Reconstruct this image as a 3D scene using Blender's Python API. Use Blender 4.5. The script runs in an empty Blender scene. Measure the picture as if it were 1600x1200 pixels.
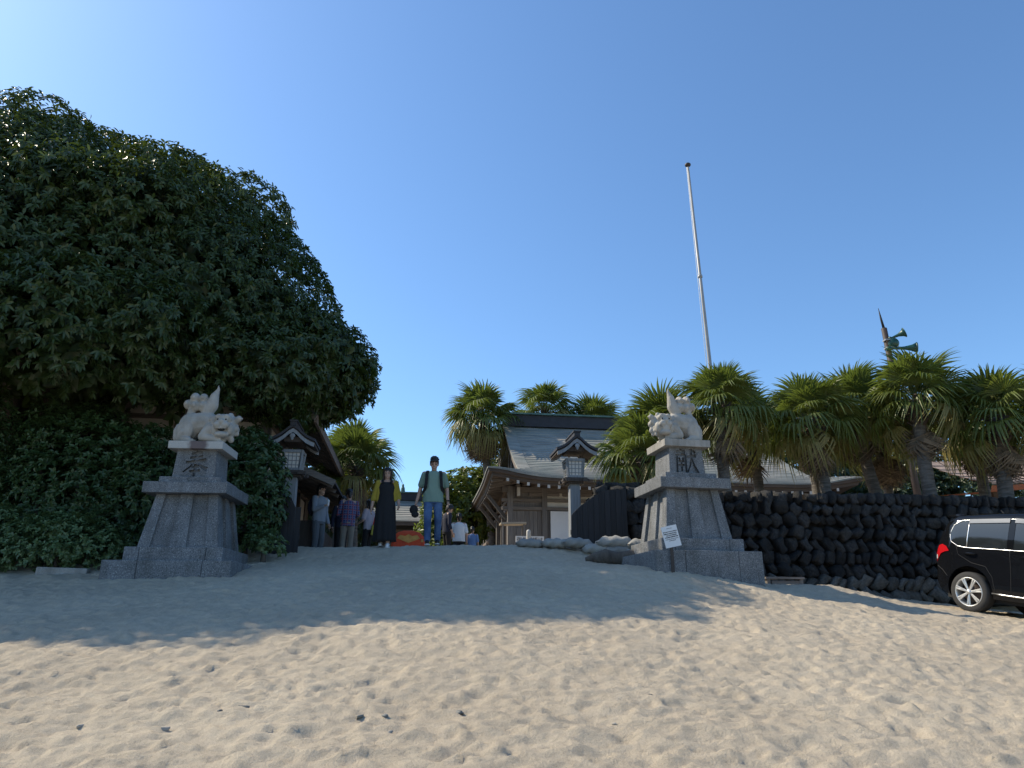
import bpy, bmesh, math, random
import numpy as np
from mathutils import Vector, Matrix, Euler, noise as mnoise

R = math.radians
scene = bpy.context.scene
col = scene.collection

# ------------------------------------------------------------------ camera
cam_d = bpy.data.cameras.new('camera')
cam = bpy.data.objects.new('camera', cam_d)
col.objects.link(cam)
cam.location = (0, 0, 1.5)
cam.rotation_euler = (R(90 + 18), 0, 0)
cam_d.sensor_fit = 'HORIZONTAL'
cam_d.sensor_width = 36.0
cam_d.lens = 36.0 * 1109 / 1600
cam_d.clip_start = 0.05
cam_d.clip_end = 5000
scene.camera = cam

# ------------------------------------------------------------------ sky, sun, exposure
SUN_AZ = 69      # degrees left of the camera's forward direction
SUN_EL = 43.5
world = bpy.data.worlds.new('World')
scene.world = world
world.use_nodes = True
wn = world.node_tree
for n in list(wn.nodes):
    wn.nodes.remove(n)
wout = wn.nodes.new('ShaderNodeOutputWorld')
wbg = wn.nodes.new('ShaderNodeBackground')
sky = wn.nodes.new('ShaderNodeTexSky')
sky.sky_type = 'NISHITA'
sky.sun_disc = False
sky.sun_elevation = R(SUN_EL)
sky.sun_rotation = R(-SUN_AZ)
sky.altitude = 0
sky.air_density = 1.0
sky.dust_density = 0.6
sky.ozone_density = 4.0
wbg.inputs['Strength'].default_value = 0.15
tint = wn.nodes.new('ShaderNodeVectorMath')      # white balance of the photograph, over the whole sky alike
tint.operation = 'MULTIPLY'
tint.inputs[1].default_value = (0.82, 1.0, 1.09)
wn.links.new(sky.outputs[0], tint.inputs[0])
wn.links.new(tint.outputs[0], wbg.inputs['Color'])
wn.links.new(wbg.outputs[0], wout.inputs['Surface'])

sun_d = bpy.data.lights.new('sun', 'SUN')
sun_d.energy = 4.5
sun_d.angle = R(0.53)
sun_d.color = (1.0, 0.885, 0.69)
sun = bpy.data.objects.new('sun', sun_d)
col.objects.link(sun)
_s = Vector((-math.cos(R(SUN_EL)) * math.sin(R(SUN_AZ)), math.cos(R(SUN_EL)) * math.cos(R(SUN_AZ)), math.sin(R(SUN_EL))))
sun.rotation_euler = _s.to_track_quat('Z', 'Y').to_euler()
sun.location = (-20, 5, 25)

scene.view_settings.view_transform = 'Standard'
scene.view_settings.look = 'None'
scene.view_settings.gamma = 1
scene.view_settings.use_curve_mapping = False
scene.view_settings.exposure = 0.38

# ------------------------------------------------------------------ materials
def new_mat(name):
    m = bpy.data.materials.new(name)
    m.use_nodes = True
    nt = m.node_tree
    return m, nt, nt.nodes['Principled BSDF']

def N(nt, t, **kw):
    n = nt.nodes.new(t)
    for k, v in kw.items():
        setattr(n, k, v)
    return n

def coords(nt, scale=(1, 1, 1), world_space=False):
    tc = N(nt, 'ShaderNodeTexCoord')
    mp = N(nt, 'ShaderNodeMapping')
    mp.inputs['Scale'].default_value = scale
    if world_space:
        g = N(nt, 'ShaderNodeNewGeometry')
        nt.links.new(g.outputs['Position'], mp.inputs['Vector'])
    else:
        nt.links.new(tc.outputs['Object'], mp.inputs['Vector'])
    return mp.outputs['Vector']

def noise_tex(nt, vec, scale, detail=4, rough=0.55, dist=0.0):
    n = N(nt, 'ShaderNodeTexNoise')
    n.inputs['Scale'].default_value = scale
    n.inputs['Detail'].default_value = detail
    n.inputs['Roughness'].default_value = rough
    n.inputs['Distortion'].default_value = dist
    nt.links.new(vec, n.inputs['Vector'])
    return n.outputs['Fac']

def ramp(nt, fac, stops):
    r = N(nt, 'ShaderNodeValToRGB')
    e = r.color_ramp.elements
    e[0].position, e[0].color = stops[0][0], (*stops[0][1], 1)
    e[1].position, e[1].color = stops[-1][0], (*stops[-1][1], 1)
    for p, c in stops[1:-1]:
        k = e.new(p)
        k.color = (*c, 1)
    nt.links.new(fac, r.inputs['Fac'])
    return r.outputs['Color']

def mixc(nt, fac, a, b, mode='MIX'):
    m = N(nt, 'ShaderNodeMix', data_type='RGBA', blend_type=mode)
    for sock, v in (('Factor', fac), ('A', a), ('B', b)):
        s = [i for i in m.inputs if i.name == sock and (i.type == 'RGBA' if sock != 'Factor' else i.type == 'VALUE')][0]
        if isinstance(v, (int, float)):
            s.default_value = v
        elif isinstance(v, tuple):
            s.default_value = (*v, 1)
        else:
            nt.links.new(v, s)
    return [o for o in m.outputs if o.type == 'RGBA'][0]

def bump(nt, bs, height, strength, distance):
    b = N(nt, 'ShaderNodeBump')
    b.inputs['Strength'].default_value = strength
    b.inputs['Distance'].default_value = distance
    nt.links.new(height, b.inputs['Height'])
    nt.links.new(b.outputs['Normal'], bs.inputs['Normal'])
    return b

def simple(name, c1, c2=None, scale=6.0, rough=0.8, bstr=0.3, bdist=0.01, bscale=None, stretch=(1, 1, 1),
           metal=0.0, rand=0.0, spec=None, world_space=False, detail=5):
    """two-tone noise material with fine relief; rand = per-object brightness variation"""
    m, nt, bs = new_mat(name)
    v = coords(nt, stretch, world_space)
    f = noise_tex(nt, v, scale, detail)
    c2 = c2 or tuple(x * 0.65 for x in c1)
    c = ramp(nt, f, [(0.3, c2), (0.7, c1)])
    if rand:
        oi = N(nt, 'ShaderNodeObjectInfo')
        mr = N(nt, 'ShaderNodeMapRange')
        mr.inputs['To Min'].default_value = 1 - rand
        mr.inputs['To Max'].default_value = 1 + rand
        nt.links.new(oi.outputs['Random'], mr.inputs['Value'])
        vm = N(nt, 'ShaderNodeVectorMath', operation='SCALE')
        nt.links.new(c, vm.inputs[0])
        nt.links.new(mr.outputs[0], vm.inputs['Scale'])
        c = vm.outputs[0]
    nt.links.new(c, bs.inputs['Base Color'])
    bs.inputs['Roughness'].default_value = rough
    bs.inputs['Metallic'].default_value = metal
    if spec is not None:
        bs.inputs['Specular IOR Level'].default_value = spec
    if bstr:
        h = noise_tex(nt, v, bscale or scale * 4, 6, 0.6)
        bump(nt, bs, h, bstr, bdist)
    return m

def leaf_mat(name, c1, c2, c3, trans=0.3, rough=0.42, scale=0.9):
    """leaf colours vary from clump to clump; some light passes through each leaf"""
    m, nt, bs = new_mat(name)
    v = coords(nt, world_space=True)
    f = noise_tex(nt, v, scale, 3)
    f2 = noise_tex(nt, v, scale * 9, 2)
    c = ramp(nt, f, [(0.3, c1), (0.55, c2), (0.75, c3)])
    c = mixc(nt, f2, c, tuple(x * 1.35 for x in c2))
    nt.links.new(c, bs.inputs['Base Color'])
    bs.inputs['Roughness'].default_value = rough
    tr = N(nt, 'ShaderNodeBsdfTranslucent')
    tc = mixc(nt, 0.5, c, (0.16, 0.22, 0.02))
    nt.links.new(tc, tr.inputs['Color'])
    ms = N(nt, 'ShaderNodeMixShader')
    ms.inputs[0].default_value = trans
    nt.links.new(bs.outputs[0], ms.inputs[1])
    nt.links.new(tr.outputs[0], ms.inputs[2])
    nt.links.new(ms.outputs[0], nt.nodes['Material Output'].inputs['Surface'])
    return m

def granite(name, base, dark, light, fine=150):
    m, nt, bs = new_mat(name)
    v = coords(nt)
    f = noise_tex(nt, v, fine, 2, 0.7)
    c = ramp(nt, f, [(0.32, dark), (0.47, base), (0.58, base), (0.7, light)])
    big = noise_tex(nt, v, 1.7, 5, 0.65)
    st = ramp(nt, big, [(0.3, (0.62, 0.62, 0.6)), (0.62, (1, 1, 1))])
    c = mixc(nt, 1.0, c, st, 'MULTIPLY')
    sv = coords(nt, (5, 5, 0.5))
    drip = ramp(nt, noise_tex(nt, sv, 1.6, 4, 0.6), [(0.35, (0.7, 0.69, 0.66)), (0.6, (1, 1, 1))])
    c = mixc(nt, 0.8, c, drip, 'MULTIPLY')
    nt.links.new(c, bs.inputs['Base Color'])
    bs.inputs['Roughness'].default_value = 0.82
    bump(nt, bs, f, 0.25, 0.004)
    return m

def wood(name, c1, c2, axis='z', rand=0.12, rough=0.8):
    st = {'z': (14, 14, 0.8), 'x': (0.8, 14, 14), 'y': (14, 0.8, 14)}[axis]
    return simple(name, c1, c2, 2.2, rough, 0.35, 0.006, 5.0, st, rand=rand)

M = {}
M['granite'] = granite('grey_granite', (0.185, 0.193, 0.205), (0.06, 0.063, 0.067), (0.46, 0.46, 0.46), 62)
M['granite_pale'] = granite('pale_granite', (0.36, 0.34, 0.31), (0.2, 0.19, 0.175), (0.5, 0.48, 0.44), 120)
M['marble'] = None

def marble():
    m, nt, bs = new_mat('carved_pale_stone')
    v = coords(nt)
    f = noise_tex(nt, v, 4, 6, 0.65)
    c = ramp(nt, f, [(0.3, (0.24, 0.215, 0.175)), (0.5, (0.345, 0.32, 0.28)), (0.75, (0.43, 0.405, 0.36))])
    nt.links.new(c, bs.inputs['Base Color'])
    bs.inputs['Roughness'].default_value = 0.75
    bump(nt, bs, noise_tex(nt, v, 60, 4), 0.25, 0.004)
    return m
M['marble'] = marble()

def stained_cap():
    m, nt, bs = new_mat('stained_cap_stone')
    v = coords(nt)
    f = noise_tex(nt, v, 110, 2, 0.7)
    c = ramp(nt, f, [(0.3, (0.30, 0.29, 0.27)), (0.7, (0.52, 0.5, 0.46))])
    tc = N(nt, 'ShaderNodeTexCoord')
    sx = N(nt, 'ShaderNodeSeparateXYZ')
    nt.links.new(tc.outputs['Object'], sx.inputs[0])
    nz = noise_tex(nt, v, 6, 4)
    ad = N(nt, 'ShaderNodeMath', operation='ADD')
    ab = N(nt, 'ShaderNodeMath', operation='ABSOLUTE')
    sh = N(nt, 'ShaderNodeMath', operation='ADD')
    sh.inputs[1].default_value = -0.05
    nt.links.new(sx.outputs['X'], sh.inputs[0])
    nt.links.new(sh.outputs[0], ab.inputs[0])
    nt.links.new(ab.outputs[0], ad.inputs[0])
    mu = N(nt, 'ShaderNodeMath', operation='MULTIPLY')
    mu.inputs[1].default_value = 0.25
    nt.links.new(nz, mu.inputs[0])
    nt.links.new(mu.outputs[0], ad.inputs[1])
    k = ramp(nt, ad.outputs[0], [(0.24, (0.33, 0.26, 0.27)), (0.34, (1, 1, 1))])
    c = mixc(nt, 1.0, c, k, 'MULTIPLY')
    nt.links.new(c, bs.inputs['Base Color'])
    bs.inputs['Roughness'].default_value = 0.8
    bump(nt, bs, f, 0.2, 0.003)
    return m
M['cap_stained'] = stained_cap()
M['wall_stone'] = simple('dark_wall_stone', (0.050, 0.046, 0.042), (0.009, 0.009, 0.010), 3.2, 0.8, 1.0, 0.05, 9, rand=0.65)
M['wall_core'] = simple('wall_core_earth', (0.02, 0.02, 0.02), (0.01, 0.01, 0.01), 8, 0.95)
M['foot_stone'] = simple('brown_foot_stone', (0.13, 0.118, 0.10), (0.045, 0.042, 0.038), 4, 0.85, 0.5, 0.02, 12, rand=0.35)
M['char_wood'] = wood('charred_board', (0.022, 0.022, 0.025), (0.008, 0.008, 0.010), 'z', 0.3, 0.75)
M['wood_grey'] = wood('weathered_grey_wood', (0.20, 0.18, 0.165), (0.11, 0.10, 0.092))
M['wood_grey_x'] = wood('weathered_grey_wood_beam', (0.20, 0.175, 0.155), (0.11, 0.095, 0.085), 'x')
M['wood_grey_y'] = wood('weathered_grey_wood_rafter', (0.21, 0.16, 0.125), (0.11, 0.085, 0.07), 'y')
M['wood_dark'] = wood('dark_stained_wood', (0.085, 0.066, 0.055), (0.04, 0.032, 0.028))
M['wood_dark_x'] = wood('dark_stained_beam', (0.085, 0.066, 0.055), (0.04, 0.032, 0.028), 'x')
M['wood_pale'] = wood('pale_new_wood', (0.42, 0.36, 0.28), (0.3, 0.25, 0.19), 'x')
M['lantern_wood'] = wood('blue_grey_painted_wood', (0.25, 0.265, 0.28), (0.17, 0.18, 0.19), 'z', 0.08)
M['plaster'] = simple('white_plaster', (0.62, 0.59, 0.54), (0.52, 0.49, 0.44), 2, 0.9, 0.15)
M['white_board'] = simple('white_painted_board', (0.72, 0.72, 0.72), (0.64, 0.64, 0.65), 1.5, 0.6, 0.1)
M['white_paint'] = simple('white_paint', (0.55, 0.53, 0.49), (0.45, 0.43, 0.40), 3, 0.6, 0.1)
M['bark'] = simple('grey_brown_bark', (0.13, 0.11, 0.09), (0.06, 0.05, 0.042), 5, 0.9, 0.8, 0.03, 12, (3, 3, 0.6))
M['palm_bark'] = simple('ringed_palm_bark', (0.20, 0.18, 0.16), (0.07, 0.062, 0.055), 4, 0.9, 1.0, 0.05, 9, (1, 1, 6))
M['palm_boot'] = simple('dark_leaf_base_fibre', (0.10, 0.075, 0.055), (0.04, 0.03, 0.024), 9, 0.9, 0.6, 0.02)
M['leaf_tree'] = leaf_mat('big_tree_leaf', (0.022, 0.042, 0.014), (0.036, 0.062, 0.018), (0.06, 0.088, 0.024), 0.22)
M['leaf_hedge'] = leaf_mat('hedge_leaf', (0.028, 0.055, 0.02), (0.042, 0.08, 0.028), (0.065, 0.112, 0.036), 0.2)
M['leaf_shrub'] = leaf_mat('clipped_shrub_leaf', (0.075, 0.12, 0.05), (0.095, 0.15, 0.06), (0.115, 0.17, 0.065), 0.2)
M['leaf_bright'] = leaf_mat('yellow_green_leaf', (0.06, 0.09, 0.018), (0.11, 0.135, 0.022), (0.17, 0.18, 0.03), 0.35)
M['leaf_dark'] = leaf_mat('dark_thicket_leaf', (0.02, 0.036, 0.014), (0.03, 0.05, 0.018), (0.05, 0.07, 0.02), 0.2)
M['palm_leaf'] = leaf_mat('fan_palm_leaf', (0.06, 0.088, 0.022), (0.10, 0.125, 0.028), (0.18, 0.18, 0.04), 0.36, 0.42)
M['palm_old'] = leaf_mat('yellowing_palm_leaf', (0.13, 0.12, 0.035), (0.19, 0.165, 0.055), (0.24, 0.2, 0.075), 0.3, 0.5)
M['palm_dead'] = simple('dry_brown_palm_leaf', (0.23, 0.175, 0.12), (0.12, 0.09, 0.06), 3, 0.9, 0.2, rand=0.25)
M['metal_pole'] = simple('galvanised_pole', (0.33, 0.33, 0.325), (0.26, 0.26, 0.26), 4, 0.5, 0.05, metal=0.2)
M['rope'] = simple('white_rope', (0.7, 0.7, 0.68), None, 20, 0.8, 0.2)
M['horn_green'] = simple('green_horn_enamel', (0.008, 0.07, 0.05), (0.005, 0.035, 0.028), 5, 0.4, 0.05)
M['rust_pole'] = simple('brown_mast_steel', (0.045, 0.03, 0.025), (0.025, 0.017, 0.015), 8, 0.6, 0.1)
M['black'] = simple('matt_black', (0.012, 0.012, 0.013), None, 8, 0.7, 0.1)
M['copper'] = simple('green_copper_sheet', (0.11, 0.2, 0.165), (0.055, 0.10, 0.085), 3, 0.6, 0.1)
M['ridge_dark'] = simple('dark_ridge_board', (0.035, 0.033, 0.04), (0.02, 0.02, 0.024), 4, 0.7, 0.2)

def roof_mat():
    m, nt, bs = new_mat('weathered_shingle_courses')
    v = coords(nt, (0.35, 1.6, 1.6))
    f = noise_tex(nt, v, 2.4, 6, 0.65)
    c = ramp(nt, f, [(0.28, (0.14, 0.14, 0.128)), (0.5, (0.26, 0.25, 0.225)), (0.72, (0.38, 0.355, 0.31))])
    v2 = coords(nt, (1, 1, 1))
    f2 = noise_tex(nt, v2, 0.6, 4)
    k = ramp(nt, f2, [(0.35, (0.75, 0.82, 0.8)), (0.65, (1.05, 1.0, 0.95))])
    c = mixc(nt, 1.0, c, k, 'MULTIPLY')
    nt.links.new(c, bs.inputs['Base Color'])
    bs.inputs['Roughness'].default_value = 0.75
    bump(nt, bs, noise_tex(nt, coords(nt, (6, 1, 1)), 6, 3), 0.4, 0.02)
    return m
M['roof'] = roof_mat()

def sand_mat():
    m, nt, bs = new_mat('beach_sand')
    v = coords(nt, world_space=True)
    big = noise_tex(nt, v, 0.55, 4, 0.6)
    mid = noise_tex(nt, v, 9, 5, 0.7)
    fine = noise_tex(nt, v, 210, 2, 0.8)
    c = ramp(nt, big, [(0.3, (0.50, 0.425, 0.325)), (0.7, (0.585, 0.505, 0.39))])
    k = ramp(nt, mid, [(0.3, (0.86, 0.85, 0.84)), (0.7, (1.06, 1.05, 1.03))])
    c = mixc(nt, 1.0, c, k, 'MULTIPLY')
    g = ramp(nt, fine, [(0.33, (0.62, 0.6, 0.58)), (0.48, (1, 1, 1)), (0.62, (1.0, 1.0, 1.0)), (0.72, (1.25, 1.22, 1.18))])
    c = mixc(nt, 0.9, c, g, 'MULTIPLY')
    nt.links.new(c, bs.inputs['Base Color'])
    bs.inputs['Roughness'].default_value = 0.95
    bs.inputs['Specular IOR Level'].default_value = 0.15
    ma = N(nt, 'ShaderNodeMath', operation='MULTIPLY_ADD')
    ma.inputs[1].default_value = 0.35
    nt.links.new(fine, ma.inputs[0])
    md = noise_tex(nt, v, 38, 5, 0.75)
    nt.links.new(md, ma.inputs[2])
    bump(nt, bs, ma.outputs[0], 0.8, 0.03)
    return m
M['sand'] = sand_mat()
M['pebble'] = simple('dark_pebble', (0.17, 0.175, 0.16), (0.09, 0.093, 0.088), 12, 0.6, 0.2, rand=0.4)
M['pebble_pale'] = simple('pale_pebble', (0.42, 0.38, 0.32), (0.3, 0.27, 0.23), 12, 0.7, 0.2, rand=0.2)
M['skin'] = simple('skin', (0.46, 0.29, 0.21), (0.41, 0.25, 0.18), 5, 0.55, 0.05)
M['hair'] = simple('black_hair', (0.014, 0.011, 0.010), (0.007, 0.006, 0.005), 3, 0.45, 0.5, 0.006, 9, (18, 18, 1))
def cloth(name, c, c2=None, rough=0.9):
    return simple(name, c, c2 or tuple(x * 0.82 for x in c), 3, rough, 0.35, 0.008, 16)
M['eye'] = simple('eye_dark', (0.015, 0.012, 0.01), None, 5, 0.3, 0)
M['lip'] = simple('lip', (0.36, 0.16, 0.13), None, 5, 0.5, 0)

# ------------------------------------------------------------------ mesh helpers
def tag(o, label=None, cat=None, group=None, kind=None):
    if label: o['label'] = label
    if cat: o['category'] = cat
    if group: o['group'] = group
    if kind: o['kind'] = kind
    return o

def empty(name, loc=(0, 0, 0), rz=0, label=None, cat=None, group=None, rot=None):
    o = bpy.data.objects.new(name, None)
    o.empty_display_size = 0.2
    o.location = loc
    o.rotation_euler = rot if rot else (0, 0, rz)
    col.objects.link(o)
    return tag(o, label, cat, group)

def link(name, me, mat=None, parent=None, loc=None, rot=None, scale=None):
    o = bpy.data.objects.new(name, me)
    if mat is not None and not me.materials:
        me.materials.append(mat)
    col.objects.link(o)
    if parent: o.parent = parent
    if loc is not None: o.location = loc
    if rot is not None: o.rotation_euler = rot
    if scale is not None: o.scale = scale if hasattr(scale, '__len__') else (scale,) * 3
    return o

def mesh_np(name, V, F, smooth=False):
    """V (n,3) array, F: (m,k) int array or list of lists"""
    me = bpy.data.meshes.new(name)
    V = np.asarray(V, dtype=np.float32)
    if isinstance(F, np.ndarray):
        k = F.shape[1]
        me.vertices.add(len(V))
        me.vertices.foreach_set('co', V.ravel())
        me.loops.add(F.size)
        me.loops.foreach_set('vertex_index', F.ravel().astype(np.int32))
        me.polygons.add(len(F))
        me.polygons.foreach_set('loop_start', np.arange(0, F.size, k, dtype=np.int32))
        me.update(calc_edges=True)
        me.validate()
    else:
        me.from_pydata([tuple(v) for v in V], [], [tuple(f) for f in F])
        me.update()
    if smooth:
        me.polygons.foreach_set('use_smooth', np.ones(len(me.polygons), dtype=bool))
    return me

class MB:
    """collects simple solids into one mesh"""
    def __init__(s):
        s.v = []; s.f = []
    def add(s, V, F):
        o = len(s.v)
        s.v += [tuple(p) for p in V]
        s.f += [tuple(i + o for i in f) for f in F]
        return s
    def box(s, c, size, rot=None, taper=1.0):
        hx, hy, hz = [k / 2 for k in size]
        P = [Vector((x * (taper if z > 0 else 1), y * (taper if z > 0 else 1), z)) for z in (-hz, hz) for x, y in ((-hx, -hy), (hx, -hy), (hx, hy), (-hx, hy))]
        if rot is not None:
            Q = rot if isinstance(rot, Matrix) else Euler(rot).to_matrix()
            P = [Q @ p for p in P]
        P = [p + Vector(c) for p in P]
        return s.add(P, [(3, 2, 1, 0), (4, 5, 6, 7), (0, 1, 5, 4), (1, 2, 6, 5), (2, 3, 7, 6), (3, 0, 4, 7)])
    def bar(s, a, b, w, h):
        """rectangular bar from a to b"""
        a, b = Vector(a), Vector(b)
        d = b - a
        q = d.to_track_quat('X', 'Z').to_matrix()
        return s.box((a + b) / 2, (d.length, w, h), q)
    def tube(s, pts, rad, n=10, cap=True):
        pts = [Vector(p) for p in pts]
        if not hasattr(rad, '__len__'): rad = [rad] * len(pts)
        V = []; F = []
        up = Vector((0, 0, 1))
        t0 = (pts[1] - pts[0]).normalized()
        side = t0.cross(up if abs(t0.z) < 0.95 else Vector((1, 0, 0))).normalized()
        for i, p in enumerate(pts):
            t = (pts[min(i + 1, len(pts) - 1)] - pts[max(i - 1, 0)]).normalized()
            side = (side - t * side.dot(t)).normalized()
            bn = t.cross(side)
            for k in range(n):
                a = 2 * math.pi * k / n
                V.append(p + (side * math.cos(a) + bn * math.sin(a)) * rad[i])
        for i in range(len(pts) - 1):
            for k in range(n):
                F.append((i * n + k, i * n + (k + 1) % n, (i + 1) * n + (k + 1) % n, (i + 1) * n + k))
        if cap:
            F.append(tuple(range(n))[::-1])
            F.append(tuple((len(pts) - 1) * n + k for k in range(n)))
        return s.add(V, F)
    def ell(s, c, r, n=14, m=9, rot=None):
        V = []; F = []
        Q = Euler(rot).to_matrix() if rot is not None else None
        for i in range(m + 1):
            th = math.pi * i / m
            for k in range(n):
                a = 2 * math.pi * k / n
                p = Vector((r[0] * math.sin(th) * math.cos(a), r[1] * math.sin(th) * math.sin(a), r[2] * math.cos(th)))
                if Q: p = Q @ p
                V.append(p + Vector(c))
        for i in range(m):
            for k in range(n):
                F.append((i * n + k, (i + 1) * n + k, (i + 1) * n + (k + 1) % n, i * n + (k + 1) % n))
        return s.add(V, F)
    def cone(s, a, ra, b, rb, n=12):
        """rounded cone between two spheres"""
        a, b = Vector(a), Vector(b)
        d = b - a
        L = d.length
        if L < 1e-6: return s.ell(a, (ra, ra, ra))
        t = d / L
        pts = []; rs = []
        for k in range(1, 5):
            an = math.pi / 2 * k / 4
            pts.append(a - t * (ra * math.cos(an))); rs.append(max(ra * math.sin(an), 1e-4))
        for k in range(1, 4):
            pts.append(a + d * (k / 4)); rs.append(ra + (rb - ra) * k / 4)
        for k in range(4, 0, -1):
            an = math.pi / 2 * k / 4
            pts.append(b + t * (rb * math.cos(an))); rs.append(max(rb * math.sin(an), 1e-4))
        return s.tube(pts, rs, n)
    def chain(s, pts, rs, n=12):
        for i in range(len(pts) - 1):
            s.cone(pts[i], rs[i], pts[i + 1], rs[i + 1], n)
        return s
    def loft(s, rings, close=True):
        """rings: list of equally long point lists"""
        n = len(rings[0])
        V = [p for r in rings for p in r]
        F = []
        for i in range(len(rings) - 1):
            for k in range(n):
                F.append((i * n + k, i * n + (k + 1) % n, (i + 1) * n + (k + 1) % n, (i + 1) * n + k))
        if close:
            F.append(tuple(range(n))[::-1])
            F.append(tuple((len(rings) - 1) * n + k for k in range(n)))
        return s.add(V, F)
    def prism(s, poly, y0, y1):
        """poly: (x,z) outline counter-clockwise seen from -y, extruded from y0 to y1"""
        n = len(poly)
        V = [(x, y0, z) for x, z in poly] + [(x, y1, z) for x, z in poly]
        F = [tuple(range(n)), tuple(range(2 * n - 1, n - 1, -1))]
        F += [((i + 1) % n, i, n + i, n + (i + 1) % n) for i in range(n)]
        return s.add(V, F)
    def mesh(s, name, smooth=False):
        return mesh_np(name, np.array(s.v, dtype=np.float32).reshape(-1, 3), s.f, smooth)
    def build(s, name, mat, parent=None, smooth=False, bevel=0, **kw):
        me = s.mesh(name, smooth)
        if bevel:
            bm = bmesh.new(); bm.from_mesh(me)
            bmesh.ops.recalc_face_normals(bm, faces=bm.faces)
            es = [e for e in bm.edges if len(e.link_faces) == 2 and e.calc_face_angle(0) > 0.5]
            bmesh.ops.bevel(bm, geom=es, offset=bevel, segments=2, profile=0.6, affect='EDGES', clamp_overlap=True)
            bm.to_mesh(me); bm.free()
        return link(name, me, mat, parent, **kw)

# a side scene in which modifiers are evaluated to plain meshes
side_scene = bpy.data.scenes.new('side')
def evaluated(me, setup):
    o = bpy.data.objects.new('tmp', me)
    side_scene.collection.objects.link(o)
    extra = setup(o) or []
    vl = side_scene.view_layers[0]
    vl.update()
    out = bpy.data.meshes.new_from_object(o.evaluated_get(vl.depsgraph))
    for x in [o] + extra:
        d = x.data
        bpy.data.objects.remove(x)
        bpy.data.meshes.remove(d)
    return out

def fuse(mb, voxel, it=3, name='fused'):
    """one continuous skin over overlapping solids"""
    me = mb.mesh(name)
    def setup(o):
        m = o.modifiers.new('r', 'REMESH'); m.mode = 'VOXEL'; m.voxel_size = voxel
        if it:
            k = o.modifiers.new('s', 'SMOOTH'); k.iterations = it; k.factor = 0.5
    out = evaluated(me, setup)
    out.name = name
    out.materials.clear()
    out.polygons.foreach_set('use_smooth', np.ones(len(out.polygons), dtype=bool))
    return out

def carve(mb_body, mb_cuts, name):
    cuts = [c.mesh('cut') for c in (mb_cuts if isinstance(mb_cuts, list) else [mb_cuts])]
    me = mb_body.mesh(name)
    for m_ in [me] + cuts:
        bm = bmesh.new(); bm.from_mesh(m_)
        bmesh.ops.recalc_face_normals(bm, faces=bm.faces)
        bm.to_mesh(m_); bm.free()
    def setup(o):
        ex = []
        for cut in cuts:
            c = bpy.data.objects.new('tmpcut', cut)
            side_scene.collection.objects.link(c)
            b = o.modifiers.new('b', 'BOOLEAN'); b.operation = 'DIFFERENCE'; b.object = c
            b.solver = 'EXACT'; b.use_self = len(cuts) == 1
            ex.append(c)
        return ex
    out = evaluated(me, setup)
    out.name = name
    out.materials.clear()
    return out

def text_mesh(txt, size, name, extrude=0.0):
    cu = bpy.data.curves.new(name, 'FONT')
    cu.body = txt; cu.size = size; cu.extrude = extrude
    cu.align_x = 'CENTER'; cu.align_y = 'CENTER'
    cu.resolution_u = 3
    o = bpy.data.objects.new('tmp', cu)
    side_scene.collection.objects.link(o)
    vl = side_scene.view_layers[0]; vl.update()
    me = bpy.data.meshes.new_from_object(o.evaluated_get(vl.depsgraph))
    bpy.data.objects.remove(o); bpy.data.curves.remove(cu)
    me.name = name
    return me

# the shrine's own axes: its approach runs 8 degrees to the left of +Y
PHI = R(8)
def E2(u, w, o=(0, 0)):
    return (o[0] + u * math.cos(PHI) - w * math.sin(PHI), o[1] + u * math.sin(PHI) + w * math.cos(PHI))

# ------------------------------------------------------------------ ground
rng = np.random.default_rng(7)
def sstep(a, b, x):
    t = np.clip((x - a) / (b - a), 0, 1)
    return t * t * (3 - 2 * t)

def ground_base(x, y):
    """sand ramp that climbs to the gateway and levels off behind it, lower towards the car park on the right"""
    x = np.asarray(x, dtype=float); y = np.asarray(y, dtype=float)
    k = 0.19 - 0.0085 * np.clip(x, 0, 12) - 0.001 * np.clip(-x, 0, 12)
    ramp_z = k * y
    top = 2.83 + 0 * x
    lim = 14.6
    # right of the gateway the ramp carries on to the foot of the wall only
    z = np.where(y < lim, ramp_z, top)
    crest = sstep(12.6, 15.2, y)
    zc = k * np.minimum(y, 14.6)
    flat = 2.80 * sstep(-40, 3.2, -x) + 0 * y
    right = sstep(2.6, 4.6, x)
    behind = np.where(y > 14.4, 1, 0)
    z = zc * (1 - crest) + crest * (2.80 * (1 - right) + (zc * (1 - sstep(14.3, 15.5, y)) + 2.8 * sstep(14.3, 15.5, y)) * right)
    z = np.where(y < -6, k * -6 - 0.02 * (-6 - y), z)
    # low bank of sand against the right pedestal and along the foot of the wall
    z = z + 0.16 * np.exp(-(((x - 5.3) / 0.9) ** 2 + ((y - 12.35) / 0.5) ** 2))
    z = z + 0.22 * np.exp(-(((x - 2.4) / 1.5) ** 2 + ((y - 11.7) / 1.0) ** 2))
    return z

def lines(dense0, dense1, step0, step1, far0, far1, grow=1.22):
    a = [dense0]
    while a[-1] < dense1:
        t = (a[-1] - dense0) / (dense1 - dense0)
        a.append(a[-1] + step0 + (step1 - step0) * t)
    s = step1
    while a[-1] < far1:
        s *= grow
        a.append(a[-1] + s)
    b = []
    s = step0; p = dense0
    while p > far0:
        s *= grow
        p -= s
        b.append(p)
    return np.array(b[::-1] + a)

gx = lines(-8.2, 9.2, 0.03, 0.03, -900, 900)
gy = lines(3.3, 15.0, 0.02, 0.05, -300, 1500)
GX, GY = np.meshgrid(gx, gy)
H = ground_base(GX, GY)
ix0, ix1 = np.searchsorted(gx, (-8.2, 9.2)); iy0, iy1 = np.searchsorted(gy, (3.3, 15.0))
sub = np.zeros_like(H)
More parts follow.
